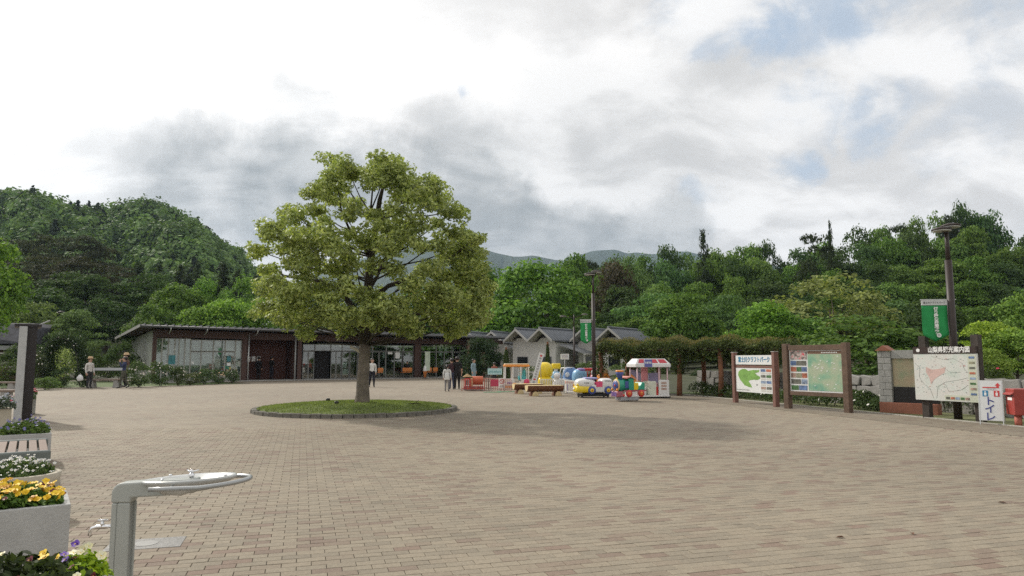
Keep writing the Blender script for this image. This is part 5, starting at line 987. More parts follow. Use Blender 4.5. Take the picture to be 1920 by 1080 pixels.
for a in [('green bush under the left house window', 1000, 716, 50, 686, (.07, .10, .035), 14), ('bush between the houses and the thin lamp', 1040, 716, 40, 682, (.06, .09, .03), 0), ('bush behind the rides near the pergola end', 1105, 716, 60, 676, (.07, .10, .04), 12), ('bush behind the steam engine ride', 1165, 720, 50, 680, (.075, .11, .04), 0), ('low bush by the low building corner post', 880, 712, 40, 694, (.05, .075, .03), 8), ('bush behind the light blue sign', 935, 714, 44, 692, (.05, .08, .03), 6), ('leafy bush seen through the pergola', 1225, 716, 60, 664, (.075, .12, .03), 0), ('dark bush seen through the pergola', 1320, 722, 60, 690, (.03, .05, .02), 0)]: shrub(*a, Yo=4)
# ------------------------------------------------------------------ coin rides
YELL = mat('yellow_plastic', (.78, .58, .02), .3, var=.06, spec=.5, coat=.2); WHP = mat('white_plastic', (.72, .71, .70), .3, var=.05, spec=.5, coat=.2); BLP = mat('blue_plastic', (.06, .09, .30), .35, var=.08, coat=.2); LBL = mat('light_blue_plastic', (.22, .42, .62), .35, var=.06, coat=.2); PKP = mat('pink_plastic', (.72, .08, .20), .35, var=.08); RDP = mat('red_plastic', (.55, .04, .04), .35, var=.1, coat=.2); GNP = mat('green_plastic', (.03, .30, .20), .35, var=.08, coat=.2); ORP = mat('orange_plastic', (.75, .28, .05), .35, var=.08); MGP = mat('maroon_plastic', (.34, .10, .13), .4, var=.1); TAN = mat('tan_plastic', (.62, .45, .24), .5, var=.15); STEEL = mat('grey_steel_base', (.33, .34, .36), .5, var=.12); BLK2 = mat('black_base', (.02, .02, .022), .5, var=.2); TURQ = mat('turquoise_plastic', (.08, .42, .45), .35, var=.08); CREAMP = mat('cream_cutwood', (.62, .50, .28), .8, var=.15, scale=12); LOGB = mat('log_bark', (.17, .075, .04), .85, var=.4, scale=10, bump=.6); PALEP = mat('pale_pink_plastic', (.62, .42, .45), .4, var=.08); PURPM = mat('violet_plastic', (.25, .18, .45), .4, var=.1)
CX = Matrix.Rotation(R(90), 4, 'X')
def wheel(t, x, y, z, r, w, m1, m2):
    b = MB(); b.lathe([(r*.9, -w/2), (r, -w*.3), (r, w*.3), (r*.9, w/2)], 20); o = b.build('wheel', m1, t, True); o.rotation_euler = (R(90), 0, 0); o.location = (x, y, z); b = MB(); b.lathe([(r*.48, w*.5), (r*.44, w*.62), (.01, w*.66)], 16); b.build('hub', m2, o, True)
    b = MB(); b.lathe([(.01, w*.67), (r*.18, w*.68), (.008, w*.72)], 10); b.build('hub_cap', RDP, o)
# white and yellow car
q = G(1111, 745); t = thing('car_ride', 'white and yellow toy car ride with blue wheels on black base', 'ride', q, R(10))
b = MB(); b.box(-.55, -.3, .05, .6, .3, .15); b.box(-.35, -.2, .15, .4, .2, .22); b.build('base', BLK2, t, bevel=.01)
for x in (-.5, .55):
    for y in (-.26, .26): b = MB(); b.lathe([(.04, 0), (.04, .05)], 10, (x, y, 0)); b.build('base_foot', BLK2, t)
b = MB(); b.sup((-.42, 0, .33), (.34, .36, .15), .5, 24, 12); b.build('front_bumper', YELL, t, True); b = MB(); b.sup((-.32, 0, .55), (.40, .345, .21), .7, 24, 14); b.build('bonnet', WHP, t, True)
b = MB(); b.box(-.2, -.32, .2, .7, .32, .5); b.build('body_side', WHP, t, bevel=.05, seg=4); b = MB(); b.sup((.52, 0, .52), (.26, .34, .24), .55, 24, 12); b.build('rear_body', WHP, t, True); b = MB(); b.box(.06, -.325, .42, .32, -.31, .63); b.build('door_panel', PKP, t, bevel=.004); b = MB(); b.sup((.2, 0, .56), (.22, .26, .05), .5); b.build('seat', PKP, t, True)
b = MB(); b.sup((-.1, 0, .75), (.28, .28, .045), .5); b.build('windscreen_cowl', mat('cowl_violet', (.3, .3, .55), .4), t, True)
for x in (-.12, .55): wheel(t, x, -.33, .29, .16, .08, BLP, YELL)
for y in (-.22, .22): b = MB(); b.sup((-.66, y*1.0, .5), (.06, .055, .055), 1); b.build('headlight', YELL, t, True)
b = MB(); b.box(-.775, -.11, .33, -.765, .11, .39); b.build('number_plate', PAPER, t)
for i in range(4): b = MB(); b.box(-.42+i*.05, -.352, .56, -.39+i*.05, -.346, .6); b.build('side_lettering', DARKP, t)
for i in range(6): b = MB(); b.box(.42+i*.045, -.355, .64, .45+i*.045, -.349, .675); b.build('side_lettering', DARKP, t)
# steam engine
q = G(1174, 752); t = thing('steam_engine_ride', 'colourful toy steam engine ride on grey base in front', 'ride', q, R(24)); 
b = MB(); b.box(-.34, -.2, .03, .42, .2, .16); b.build('base', STEEL, t, bevel=.02)
for x in (-.3, 0, .36): b = MB(); b.lathe([(.025, 0), (.025, .03)], 8, (x, -.16, 0)); b.build('base_foot', BLK2, t)
b = MB(); b.prism([(-.52, -.2, .17), (-.28, -.24, .17), (-.28, -.24, .36), (-.46, -.17, .36)], (0, .42, 0)); b.build('cowcatcher', MGP, t, bevel=.02); 
for y in (-.14, -.07, 0, .07, .14): b = MB(); b.box(-.525, y-.012, .18, -.50, y+.012, .34); b.build('cowcatcher_bar', PURPM, t)
b = MB(); b.lathe([(.21, -.2), (.22, -.18), (.22, .16), (.20, .2)], 24); o = b.build('boiler', GNP, t, True); o.rotation_euler = (0, R(90), 0); o.location = (-.2, 0, .57)
b = MB(); b.lathe([(.225, 0), (.23, .02), (.21, .04)], 24); o = b.build('boiler_ring', TAN, t, True); o.rotation_euler = (0, R(-90), 0); o.location = (-.40, 0, .57); b = MB(); b.lathe([(.18, 0), (.16, .03), (.01, .035)], 24); o = b.build('smokebox_door', BLP, t, True); o.rotation_euler = (0, R(-90), 0); o.location = (-.435, 0, .57); b = MB(); b.lathe([(.045, 0), (.02, .03)], 12); o = b.build('door_knob', RDP, t, True); o.rotation_euler = (0, R(-90), 0); o.location = (-.468, 0, .57)
b = MB(); b.lathe([(.10, .76), (.10, .92), (.135, .96), (.14, 1.05), (.11, 1.06)], 20, (-.26, 0, 0)); b.build('chimney', BLP, t, True); b = MB(); b.lathe([(.145, 1.05), (.145, 1.1), (.1, 1.11)], 20, (-.26, 0, 0)); b.build('chimney_rim', ORP, t, True); b = MB(); b.lathe([(.03, .77), (.045, .80), (.01, .85)], 10, (-.38, 0, 0)); b.build('bell', YELL, t, True)
b = MB(); b.box(-.02, -.23, .40, .06, .23, .82); b.box(.16, -.23, .40, .2, .23, .82); b.box(.06, -.23, .40, .16, -.2, .82); b.box(.06, .2, .40, .16, .23, .82); b.build('cab', GNP, t, bevel=.01); b = MB(); b.prism([(-.14, -.27, .84), (.05, -.27, .90), (.28, -.27, .80), (.28, -.27, .77), (.05, -.27, .865), (-.14, -.27, .81)], (0, .54, 0)); b.build('cab_roof', mat('roof_salmon', (.62, .25, .2), .5), t); b = MB(); b.box(-.18, -.236, .47, -.04, -.231, .72); b.build('side_window', BLP, t, bevel=.03)
b = MB(); b.box(.2, -.2, .40, .42, .2, .66); b.build('seat', YELL, t, bevel=.02); b = MB(); b.prism([(.36, -.24, .40), (.66, -.24, .40), (.66, -.24, .66), (.56, -.24, .68)], (0, .48, 0)); b.build('tender', GNP, t, bevel=.02); b = MB(); b.box(-.22, -.24, .35, .72, .24, .40); b.build('footplate', MGP, t)
for x in (-.02, .5): wheel(t, x, -.235, .28, .13, .06, RDP, ORP)
b = MB(); b.sup((-.24, -.22, .22), (.05, .03, .05), 1); b.build('small_wheel', RDP, t, True)
for y in (-.17, .17): b = MB(); b.sup((-.48, y, .42), (.04, .04, .045), .8); b.build('headlight', ORP, t, True)
b = MB(); b.box(.1, -.22, .16, .3, .22, .34); b.build('battery_box', WHP, t)
# canopy kiosk
q = G(1217, 746); t = thing('canopy_ride', 'white canopied stall ride with pink posts and red roof panels', 'ride', q, R(14)); t.scale = (.93, .93, .97)
b = MB(); b.box(-.75, -.42, .06, .75, .42, .12); b.build('platform', WHP, t, bevel=.01); b = MB(); b.box(-.5, -.3, 0, .85, .4, .06); b.build('base', BLK2, t)
b = MB(); b.box(-.1, -.38, .12, .16, -.3, .68); b.box(-.1, -.3, .12, .0, .38, .68); b.build('front_counter', mat('cream_counter', (.62, .64, .54), .5), t, bevel=.015); b = MB(); b.box(.27, -.4, .12, .74, -.34, .72); b.box(.68, -.34, .12, .74, .4, .72); b.build('side_counter', WHP, t, bevel=.012); b = MB(); b.box(.16, -.33, .12, .27, -.3, .45); b.build('red_step', RDP, t); b = MB(); b.box(.17, -.29, .3, .26, -.27, .62); b.build('pink_panel', PALEP, t); b = MB(); b.box(-.72, -.1, .12, -.15, .3, .45); b.build('bench_seat', WHP, t, bevel=.03)
for x, y in ((-.68, -.36), (.3, -.36), (.68, -.36), (-.68, .36), (.68, .36)): b = MB(); b.tube([(x, y, .1), (x, y, 1.3)], .03, 8); b.build('post', PALEP, t, True)
b = MB(); b.box(-.8, -.48, 1.24, .8, .48, 1.37); cn = b.build('canopy_rim', WHP, t, bevel=.012); b = MB(); b.add([(-.78, -.46, 1.372), (.78, -.46, 1.372), (.78, .46, 1.372), (-.78, .46, 1.372), (-.62, -.28, 1.58), (.62, -.28, 1.58), (.62, .28, 1.58), (-.62, .28, 1.58)], [(0, 1, 5, 4), (1, 2, 6, 5), (2, 3, 7, 6), (3, 0, 4, 7), (4, 5, 6, 7), (3, 2, 1, 0)]); b.build('canopy', WHP, t)
def slope(x, k): return (x*(1-.2*k), -.46+.18*k-.004, 1.372+.208*k+.004)
for x0, x1, m_ in ((-.68, -.42, RDP), (-.02, .24, RDP), (.32, .68, RDP)): b = MB(); b.prism([slope(x0, .15), slope(x1, .15), slope(x1, .85), slope(x0, .85)], (0, -.004, .004)); b.build('roof_panel', mat('roof_print_red', (.5, .05, .07), .5, var=.5, scale=14), t)
b = MB(); b.box(-.4, -.5, 1.25, -.06, -.484, 1.55); b.build('blue_sign', mat('sign_blue', (.12, .13, .38), .5), t)
for i in range(4): b = MB(); b.box(-.37+i*.075, -.506, 1.38, -.33+i*.075, -.501, 1.46); b.build('sign_mark', PAPER, t)
b = MB(); b.box(-.18, .34, .5, .12, .36, 1.24); b.build('back_poster', mat('poster_pink', (.62, .25, .28), .5, var=.4, scale=7), t); b = MB(); b.prism([(-.64, .35, .55), (-.2, .35, .6), (-.64, .35, .95)], (0, .012, 0)); b.build('orange_back_panel', ORP, t); b = MB(); b.prism([(-.2, .36, .62), (-.2, .36, 1.0), (-.64, .36, 1.15), (-.64, .36, .97)], (0, .012, 0)); b.build('violet_back_panel', mat('dusty_violet', (.26, .23, .36), .5), t); b = MB(); b.box(.15, .35, .55, .6, .362, 1.0); b.build('violet_back_panel', mat('dusty_violet', (.26, .23, .36), .5), t)
for i in range(3): b = MB(); b.box(.38, -.406, .33+i*.12, .62, -.402, .41+i*.12); b.build('front_print', mat('front_print', (.45, .32, .27), .6, var=.5, scale=30), t)
# bus
q = G(968, 732); t = thing('bus_ride', 'white toy bus ride with orange roof and open windows', 'ride', (q.x, q.y+1.6, 0), R(6)); q = t
b = MB(); b.box(-.62, -.36, .06, .66, .36, .18); b.build('base', ORP, t, bevel=.02); b = MB(); b.box(-.62, -.38, .18, -.12, .38, .52); b.box(.22, -.38, .18, .64, .38, .5); b.box(-.12, -.38, .18, .22, -.34, .26); b.build('body', WHP, t, bevel=.05, seg=3); b = MB(); b.box(-.64, -.4, 1.12, .66, .4, 1.24); b.build('roof', ORP, t, bevel=.05, seg=3); b = MB(); b.box(-.6, -.36, 1.24, .62, .36, 1.29); b.build('roof_top', mat('roof_cream', (.7, .58, .4), .5), t, bevel=.03)
for x in (-.59, -.2, .2, .6):
    for y in (-.36, .36): b = MB(); b.box(x-.03, y-.025, .48, x+.03, y+.025, 1.13); b.build('window_post', WHP, t)
b = MB(); b.sup((.3, 0, .55), (.2, .25, .14), .5); b.build('seat', TURQ, t, True); b = MB(); b.sup((.4, 0, .8), (.07, .24, .22), .5); b.build('seat_back', TURQ, t, True); b = MB(); b.sup((.5, -.38, .36), (.14, .04, .16), .7); b.build('rear_panel', PKP, t, True); b = MB(); b.sup((-.38, -.385, .32), (.14, .02, .05), .6); b.build('side_stripe', PURPM, t, True)
for x in (-.12, .42): wheel(t, x, -.39, .2, .13, .06, ORP, YELL)
# red train on the left
q = G(886, 733); t = thing('train_ride', 'red orange toy train ride with tan fittings by the fence', 'ride', (q.x, q.y+.5, 0), R(4))
b = MB(); b.box(-.45, -.25, .05, .5, .25, .12); b.build('base', mat('base_violet', (.1, .07, .2), .5), t); b = MB(); b.lathe([(.2, -.3), (.21, -.28), (.21, .28), (.2, .3)], 20); o = b.build('boiler', mat('train_orange', (.5, .12, .05), .4), t, True); o.rotation_euler = (0, R(90), 0); o.location = (.18, 0, .48); b = MB(); b.box(-.42, -.24, .14, -.1, .24, .6); b.build('cab', RDP, t, bevel=.02); b = MB(); b.prism([(-.5, -.28, .66), (-.3, -.28, .8), (-.02, -.28, .66)], (0, .56, 0)); b.build('cab_roof', TAN, t); b = MB(); b.box(-.38, -.25, .22, -.2, -.243, .55); b.build('white_panel', PAPER, t); b = MB(); b.box(-.36, -.256, .28, -.22, -.251, .5); b.build('panel_print', mat('panel_print_grey', (.2, .2, .2), .7, var=.7, scale=25), t); b = MB(); b.box(-.45, -.27, .12, .5, .27, .2); b.build('footplate', MGP, t); b = MB(); b.box(-.12, -.26, .2, -.03, .26, .62); b.build('tan_band', TAN, t)
for x in (-.25, .15, .38): wheel(t, x, -.27, .13, .08, .04, MGP, TAN)
# yellow rounded ride (plain shell)
q = G(1027, 735); t = thing('yellow_ride', 'big plain rounded yellow ride shell behind the white fence', 'ride', (q.x, q.y+2.2, 0), R(-12))
b = MB(); b.sup((0, 0, .35), (.36, .4, .32), .6, 24, 14); b.build('lower_shell', YELL, t, True); b = MB(); b.sup((-.02, 0, .95), (.40, .38, .42), .85, 28, 18); b.build('upper_shell', YELL, t, True); b = MB(); b.box(-.42, -.4, 0, .42, .4, .08); b.build('base', STEEL, t, bevel=.01); b = MB(); b.sup((-.1, 0, .62), (.34, .2, .05), .5); b.build('seat', mat('seat_ochre', (.5, .33, .05), .5), t, True); b = MB(); b.tube([(-.36, -.2, .7), (-.46, -.2, .85), (-.46, .2, .85), (-.36, .2, .7)], .022, 8); b.build('handle', STEEL, t, True)
# blue open car and pale blue ride, red van behind
q = G(1068, 735); t = thing('blue_car_ride', 'blue open toy car ride with white windscreen frame', 'ride', (q.x, q.y+2.4, 0), R(12)); b = MB(); b.sup((.22, 0, .7), (.34, .34, .42), .6, 24, 14); b.build('rear_shell', mat('mid_blue_plastic', (.14, .25, .48), .35), t, True); b = MB(); b.box(-.6, -.33, .2, .4, .33, .55); b.build('body', WHP, t, bevel=.06, seg=3); b = MB(); b.tube([(-.3, -.3, .55), (-.12, -.3, 1.08), (.3, -.3, 1.1)], .025, 8); b.tube([(-.3, .3, .55), (-.12, .3, 1.08), (.3, .3, 1.1)], .025, 8); b.tube([(-.12, -.3, 1.08), (-.12, .3, 1.08)], .025, 8); b.build('windscreen_frame', WHP, t, True); b = MB(); b.box(-.5, -.28, 0, .5, .28, .2); b.build('base', BLK2, t); b = MB(); b.sup((.0, -.33, .75), (.11, .03, .12), .9); b.build('white_disc', WHP, t, True)
q = G(1093, 735); t = thing('pale_blue_ride', 'pale blue rounded ride shell behind the white and yellow car', 'ride', (q.x, q.y+1.6, 0), R(20)); b = MB(); b.sup((0, 0, .62), (.36, .32, .42), .75, 24, 14); b.build('shell', LBL, t, True); b = MB(); b.sup((.05, -.05, .98), (.22, .2, .1), .8); b.build('saddle', PURPM, t, True); b = MB(); b.box(-.3, -.25, 0, .3, .25, .22); b.build('base', STEEL, t, bevel=.01)
q = G(1118, 735); t = thing('red_ride', 'red and white ride roof behind the white and yellow car', 'ride', (q.x, q.y+3.2, 0), R(10)); b = MB(); b.box(-.4, -.3, .1, .45, .3, .6); b.build('body', WHP, t, bevel=.05); b = MB(); b.box(-.3, -.28, .92, .4, .28, 1.06); b.build('roof', RDP, t, bevel=.04)
for x in (-.24, .05, .34):
    for y in (-.25, .25): b = MB(); b.tube([(x-.05, y, .6), (x, y, .93)], .02, 6); b.build('roof_post', RDP, t)
b = MB(); b.box(-.35, -.25, 0, .4, .25, .1); b.build('base', BLK2, t)
q = G(1046, 735); t = thing('white_globe_ride', 'small white ride with round white globe top by the fence', 'ride', (q.x, q.y+.6, 0)); b = MB(); b.sup((0, 0, .72), (.16, .16, .16), 1, 20, 14); b.build('globe', WHP, t, True); b = MB(); b.lathe([(.15, .08), (.2, .2), (.19, .42), (.1, .56), (.05, .6)], 18); b.build('body', WHP, t, True); b = MB(); b.box(-.2, -.2, 0, .2, .2, .08); b.build('base', STEEL, t)
q = G(1140, 738); t = thing('orange_ride', 'orange and tan round topped ride behind the steam engine', 'ride', (q.x, q.y+1.5, 0), R(8)); b = MB(); b.sup((0, 0, .5), (.3, .3, .4), .7, 20, 14); b.build('shell', ORP, t, True); b = MB(); b.sup((.02, 0, .93), (.2, .19, .17), .9, 18, 12); b.build('dome', TAN, t, True); b = MB(); b.box(-.32, -.3, 0, .32, .3, .12); b.build('base', STEEL, t, bevel=.01); b = MB(); b.box(-.26, -.33, .3, .2, -.29, .5); b.build('front_panel', RDP, t, bevel=.02)
q = G(1125, 738); t = thing('grey_dome_ride', 'small pale grey domed ride between the car and orange ride', 'ride', (q.x, q.y+1.9, 0), R(8)); b = MB(); b.sup((0, 0, .45), (.24, .26, .38), .7, 20, 14); b.build('shell', MGP, t, True); b = MB(); b.sup((0, 0, .88), (.17, .17, .18), 1, 18, 12); b.build('dome', STEEL, t, True); b = MB(); b.box(-.26, -.26, 0, .26, .26, .1); b.build('base', BLK2, t)
q = G(1051, 735); t = thing('yellow_topped_ride', 'small blue ride with yellow block top behind the globe ride', 'ride', (q.x, q.y+3.4, 0), R(15)); b = MB(); b.sup((0, 0, .5), (.26, .28, .4), .65, 20, 14); b.build('shell', LBL, t, True); b = MB(); b.box(-.2, -.16, 1.02, .22, .16, 1.3); b.build('top_block', YELL, t, bevel=.05); b = MB(); b.tube([(0, 0, .85), (0, 0, 1.05)], .1, 10); b.build('neck', WHP, t, True); b = MB(); b.box(-.28, -.28, 0, .28, .28, .12); b.build('base', STEEL, t)
# striped box
q = G(1068, 737); t = thing('striped_stand', 'small stand with red top and white purple red stripes', 'stand', q, R(8)); b = MB(); b.box(-.2, -.15, .02, .2, .15, .52); b.build('cabinet', WHP, t, bevel=.01)
for i, m_ in enumerate((PURPM, PALEP, RDP)): b = MB(); b.box(-.16+i*.13, -.156, .03, -.09+i*.13, -.151, .4); b.build('stripe', m_, t)
b = MB(); b.box(-.21, -.16, .42, .21, .16, .54); b.build('top_box', mat('top_salmon', (.62, .28, .24), .5, var=.3, scale=14), t, bevel=.02)
# log benches
def log_bench(label, c, rz, l=1.55, r=.27):
    t = thing('log_bench', label, 'bench', c, rz, 'half log benches'); b = MB(); n_ = 12; A_ = [(r*math.cos(math.pi+math.pi*j/n_), r*math.sin(math.pi+math.pi*j/n_)*.95) for j in range(n_+1)]
    b.prism([(-l/2, x, .42+z) for x, z in A_], (l, 0, 0)); o = b.build('log', LOGB, t, bevel=.01); b = MB(); b.prism([(-l/2-.004, x*.93, .42+z*.93) for x, z in A_], (-.004, 0, 0)); b.build('cut_end', CREAMP, t); b = MB(); b.box(-l/2+.02, -r*.97, .421, l/2-.02, r*.97, .43); b.build('flat_top', CREAMP, t)
    for x in (-l*.3, l*.34):
        F_ = [(.15*math.cos(math.pi*j/8), .2*math.sin(math.pi*j/8)) for j in range(9)]; b = MB(); b.prism([(x+px_, -.26, pz_) for px_, pz_ in F_], (0, .5, 0)); b.build('foot', LOGB, t); b = MB(); b.prism([(x+px_*.95, -.262, pz_*.95+.002) for px_, pz_ in F_], (0, -.004, 0)); b.build('foot_cut_end', CREAMP, t)
log_bench('front half log bench with pale cut end before the rides', G(1021, 742), R(14)); log_bench('rear half log bench partly hidden by the front one', G(990, 739)+Vector((0, .5, 0)), R(14), 1.3)
# fences and small signs
def fence(label, a, c, h, n_, m, sp=.012, name='picket_fence'):
    d_ = c-a; t = thing(name, label, 'fence', a, math.atan2(d_.y, d_.x)); L_ = d_.length
    for z in (.1, h-.04): b = MB(); b.box(0, -.012, z, L_, .012, z+.035); b.build('rail', m, t)
    for i in range(n_+1): x = L_*i/n_; b = MB(); b.box(x-sp, -.02, .04 if 0 < i < n_ else 0, x+sp, .02, h); b.build('picket' if 0 < i < n_ else 'post', m, t)
WFN = mat('white_fence', (.66, .65, .60), .5, var=.06); RFN = mat('red_fence', (.45, .09, .06), .5, var=.2)
fence('white picket fence in front of the yellow ride', G(1014, 737), G(1058, 738), .62, 14, WFN); fence('white picket fence running to the white and yellow car', G(1060, 739)+Vector((0, .4, 0)), G(1092, 742), .6, 9, WFN)
fence('red and cream low fence in front of the red train', G(866, 733), G(908, 733), .55, 12, RFN); fence('low reddish fence between red train and bus ride', G(909, 732), G(958, 735), .6, 14, mat('pale_red_fence', (.5, .3, .26), .5, var=.3))
q = G(928, 733); t = thing('light_blue_sign', 'light blue banner sign on two thin posts over the low fence', 'sign', (q.x, q.y+.3, 0), R(4)); b = MB(); b.box(-.36, -.015, .77, .33, .015, 1.07); pn = b.build('panel', mat('sign_sky_blue', (.42, .62, .62), .6, var=.06), t)
for i in range(9): z_ = .86; b = MB(); b.box(-.3+i*.066, -.018, z_, -.265+i*.066, -.0155, z_+.11*(.6+.4*((i*7) % 3)/2)); b.build('sign_mark', mat('sign_mark_teal', (.1, .32, .33), .7), pn)
for x in (-.3, .27): b = MB(); b.tube([(x, .02, 0), (x, .02, .8)], .012, 6); b.build('post', BLACKM, t)
q = G(941, 734); t = thing('no_entry_notice', 'white notice with red prohibition ring hung on low fence', 'sign', (q.x, q.y-.06, 0), R(4)); b = MB(); b.box(-.15, -.012, .16, .15, .0, .62); b.build('panel', PAPER, t); b = MB(); n_ = 24; ro, ri = .115, .085
b.add([(ro*math.cos(6.2832*j/n_), -.0145, .47+ro*math.sin(6.2832*j/n_)) for j in range(n_)]+[(ri*math.cos(6.2832*j/n_), -.0145, .47+ri*math.sin(6.2832*j/n_)) for j in range(n_)], [(j, (j+1) % n_, (j+1) % n_+n_, j+n_) for j in range(n_)]); b.prism([(-.075, -.0135, .53), (-.055, -.0135, .55), (.075, -.0135, .41), (.055, -.0135, .39)], (0, -.002, 0)); b.build('prohibition_ring', RED, t)
for z_ in (.2, .25): b = MB(); b.box(-.1, -.0145, z_, .1, -.0125, z_+.025); b.build('caption', mat('caption_grey', (.35, .3, .3), .8), t)
for x in (-.12, .12): b = MB(); b.tube([(x, .01, 0), (x, .01, .3)], .012, 6); b.build('leg', ALU, t)
q = G(928, 735); t = thing('red_cloth_sign', 'plain red panel hung on the low fence', 'sign', (q.x, q.y-.06, 0), R(4)); b = MB(); b.box(-.2, -.01, .26, .17, .0, .58); b.build('panel', mat('cloth_red', (.5, .06, .11), .8), t)
for x in (-.18, .15): b = MB(); b.tube([(x, .012, 0), (x, .012, .56)], .012, 6); b.build('leg', ALU, t)
# tall leaning sign board
q = G(994, 733); t = thing('leaning_sign_board', 'tall white sign board leaning to the right behind the log benches', 'sign', (q.x+.05, q.y-.1, 0), R(2)); S_ = Matrix.Rotation(R(16), 4, 'Y'); b = MB(); b.box(-.12, -.02, .18, .12, .02, 1.88); b.v = [tuple(S_ @ Vector(p_)) for p_ in b.v]; pn = b.build('panel', WPANEL, t)
for x in (-.115, .085): b = MB(); b.box(x, -.022, 0, x+.03, .022, .2); b.v = [tuple(S_ @ Vector(p_)) for p_ in b.v]; b.build('leg', WHP, t)
for i in range(11): b = MB(); z_ = 1.7-i*.13; b.box(-.05, -.0235, z_, .05, -.0205, z_+.085); b.v = [tuple(S_ @ Vector(p_)) for p_ in b.v]; b.build('sign_mark', RED if i in (0, 9) else mat('sign_mark_grey', (.38, .38, .38), .8, var=.5, scale=40), pn)
b = MB(); b.tube([(.42, .02, 1.5), (.55, .5, 0)], .016, 6); b.build('back_strut', ALU, t)
q = G(1067, 733); t = thing('notice_on_pole', 'small white notice on a thin pole above the rides', 'sign', (q.x, q.y+2.6, 0)); b = MB(); b.tube([(0, .02, 0), (0, .02, 1.55)], .015, 6); b.build('pole', WHP, t); b = MB(); b.box(-.22, -.01, 1.5, .22, .008, 1.79); pn = b.build('panel', WPANEL, t)
for z_ in (1.57, 1.64, 1.71): b = MB(); b.box(-.15, -.013, z_, .15, -.0105, z_+.025); b.build('text_line', mat('caption_grey', (.35, .3, .3), .8), pn)
for i, (px, py) in enumerate([(925, 736), (950, 735)]): q = G(px, py); t = thing('green_mat', ['green floor strip under the red panel', 'green floor strip before the bus ride'][i], 'mat', (q.x, q.y+.05, .002), R(3)); b = MB(); b.box(-.45, -.08, 0, .35, .08, .02); b.build('strip', mat('green_mat', (.15, .38, .22), .8), t)
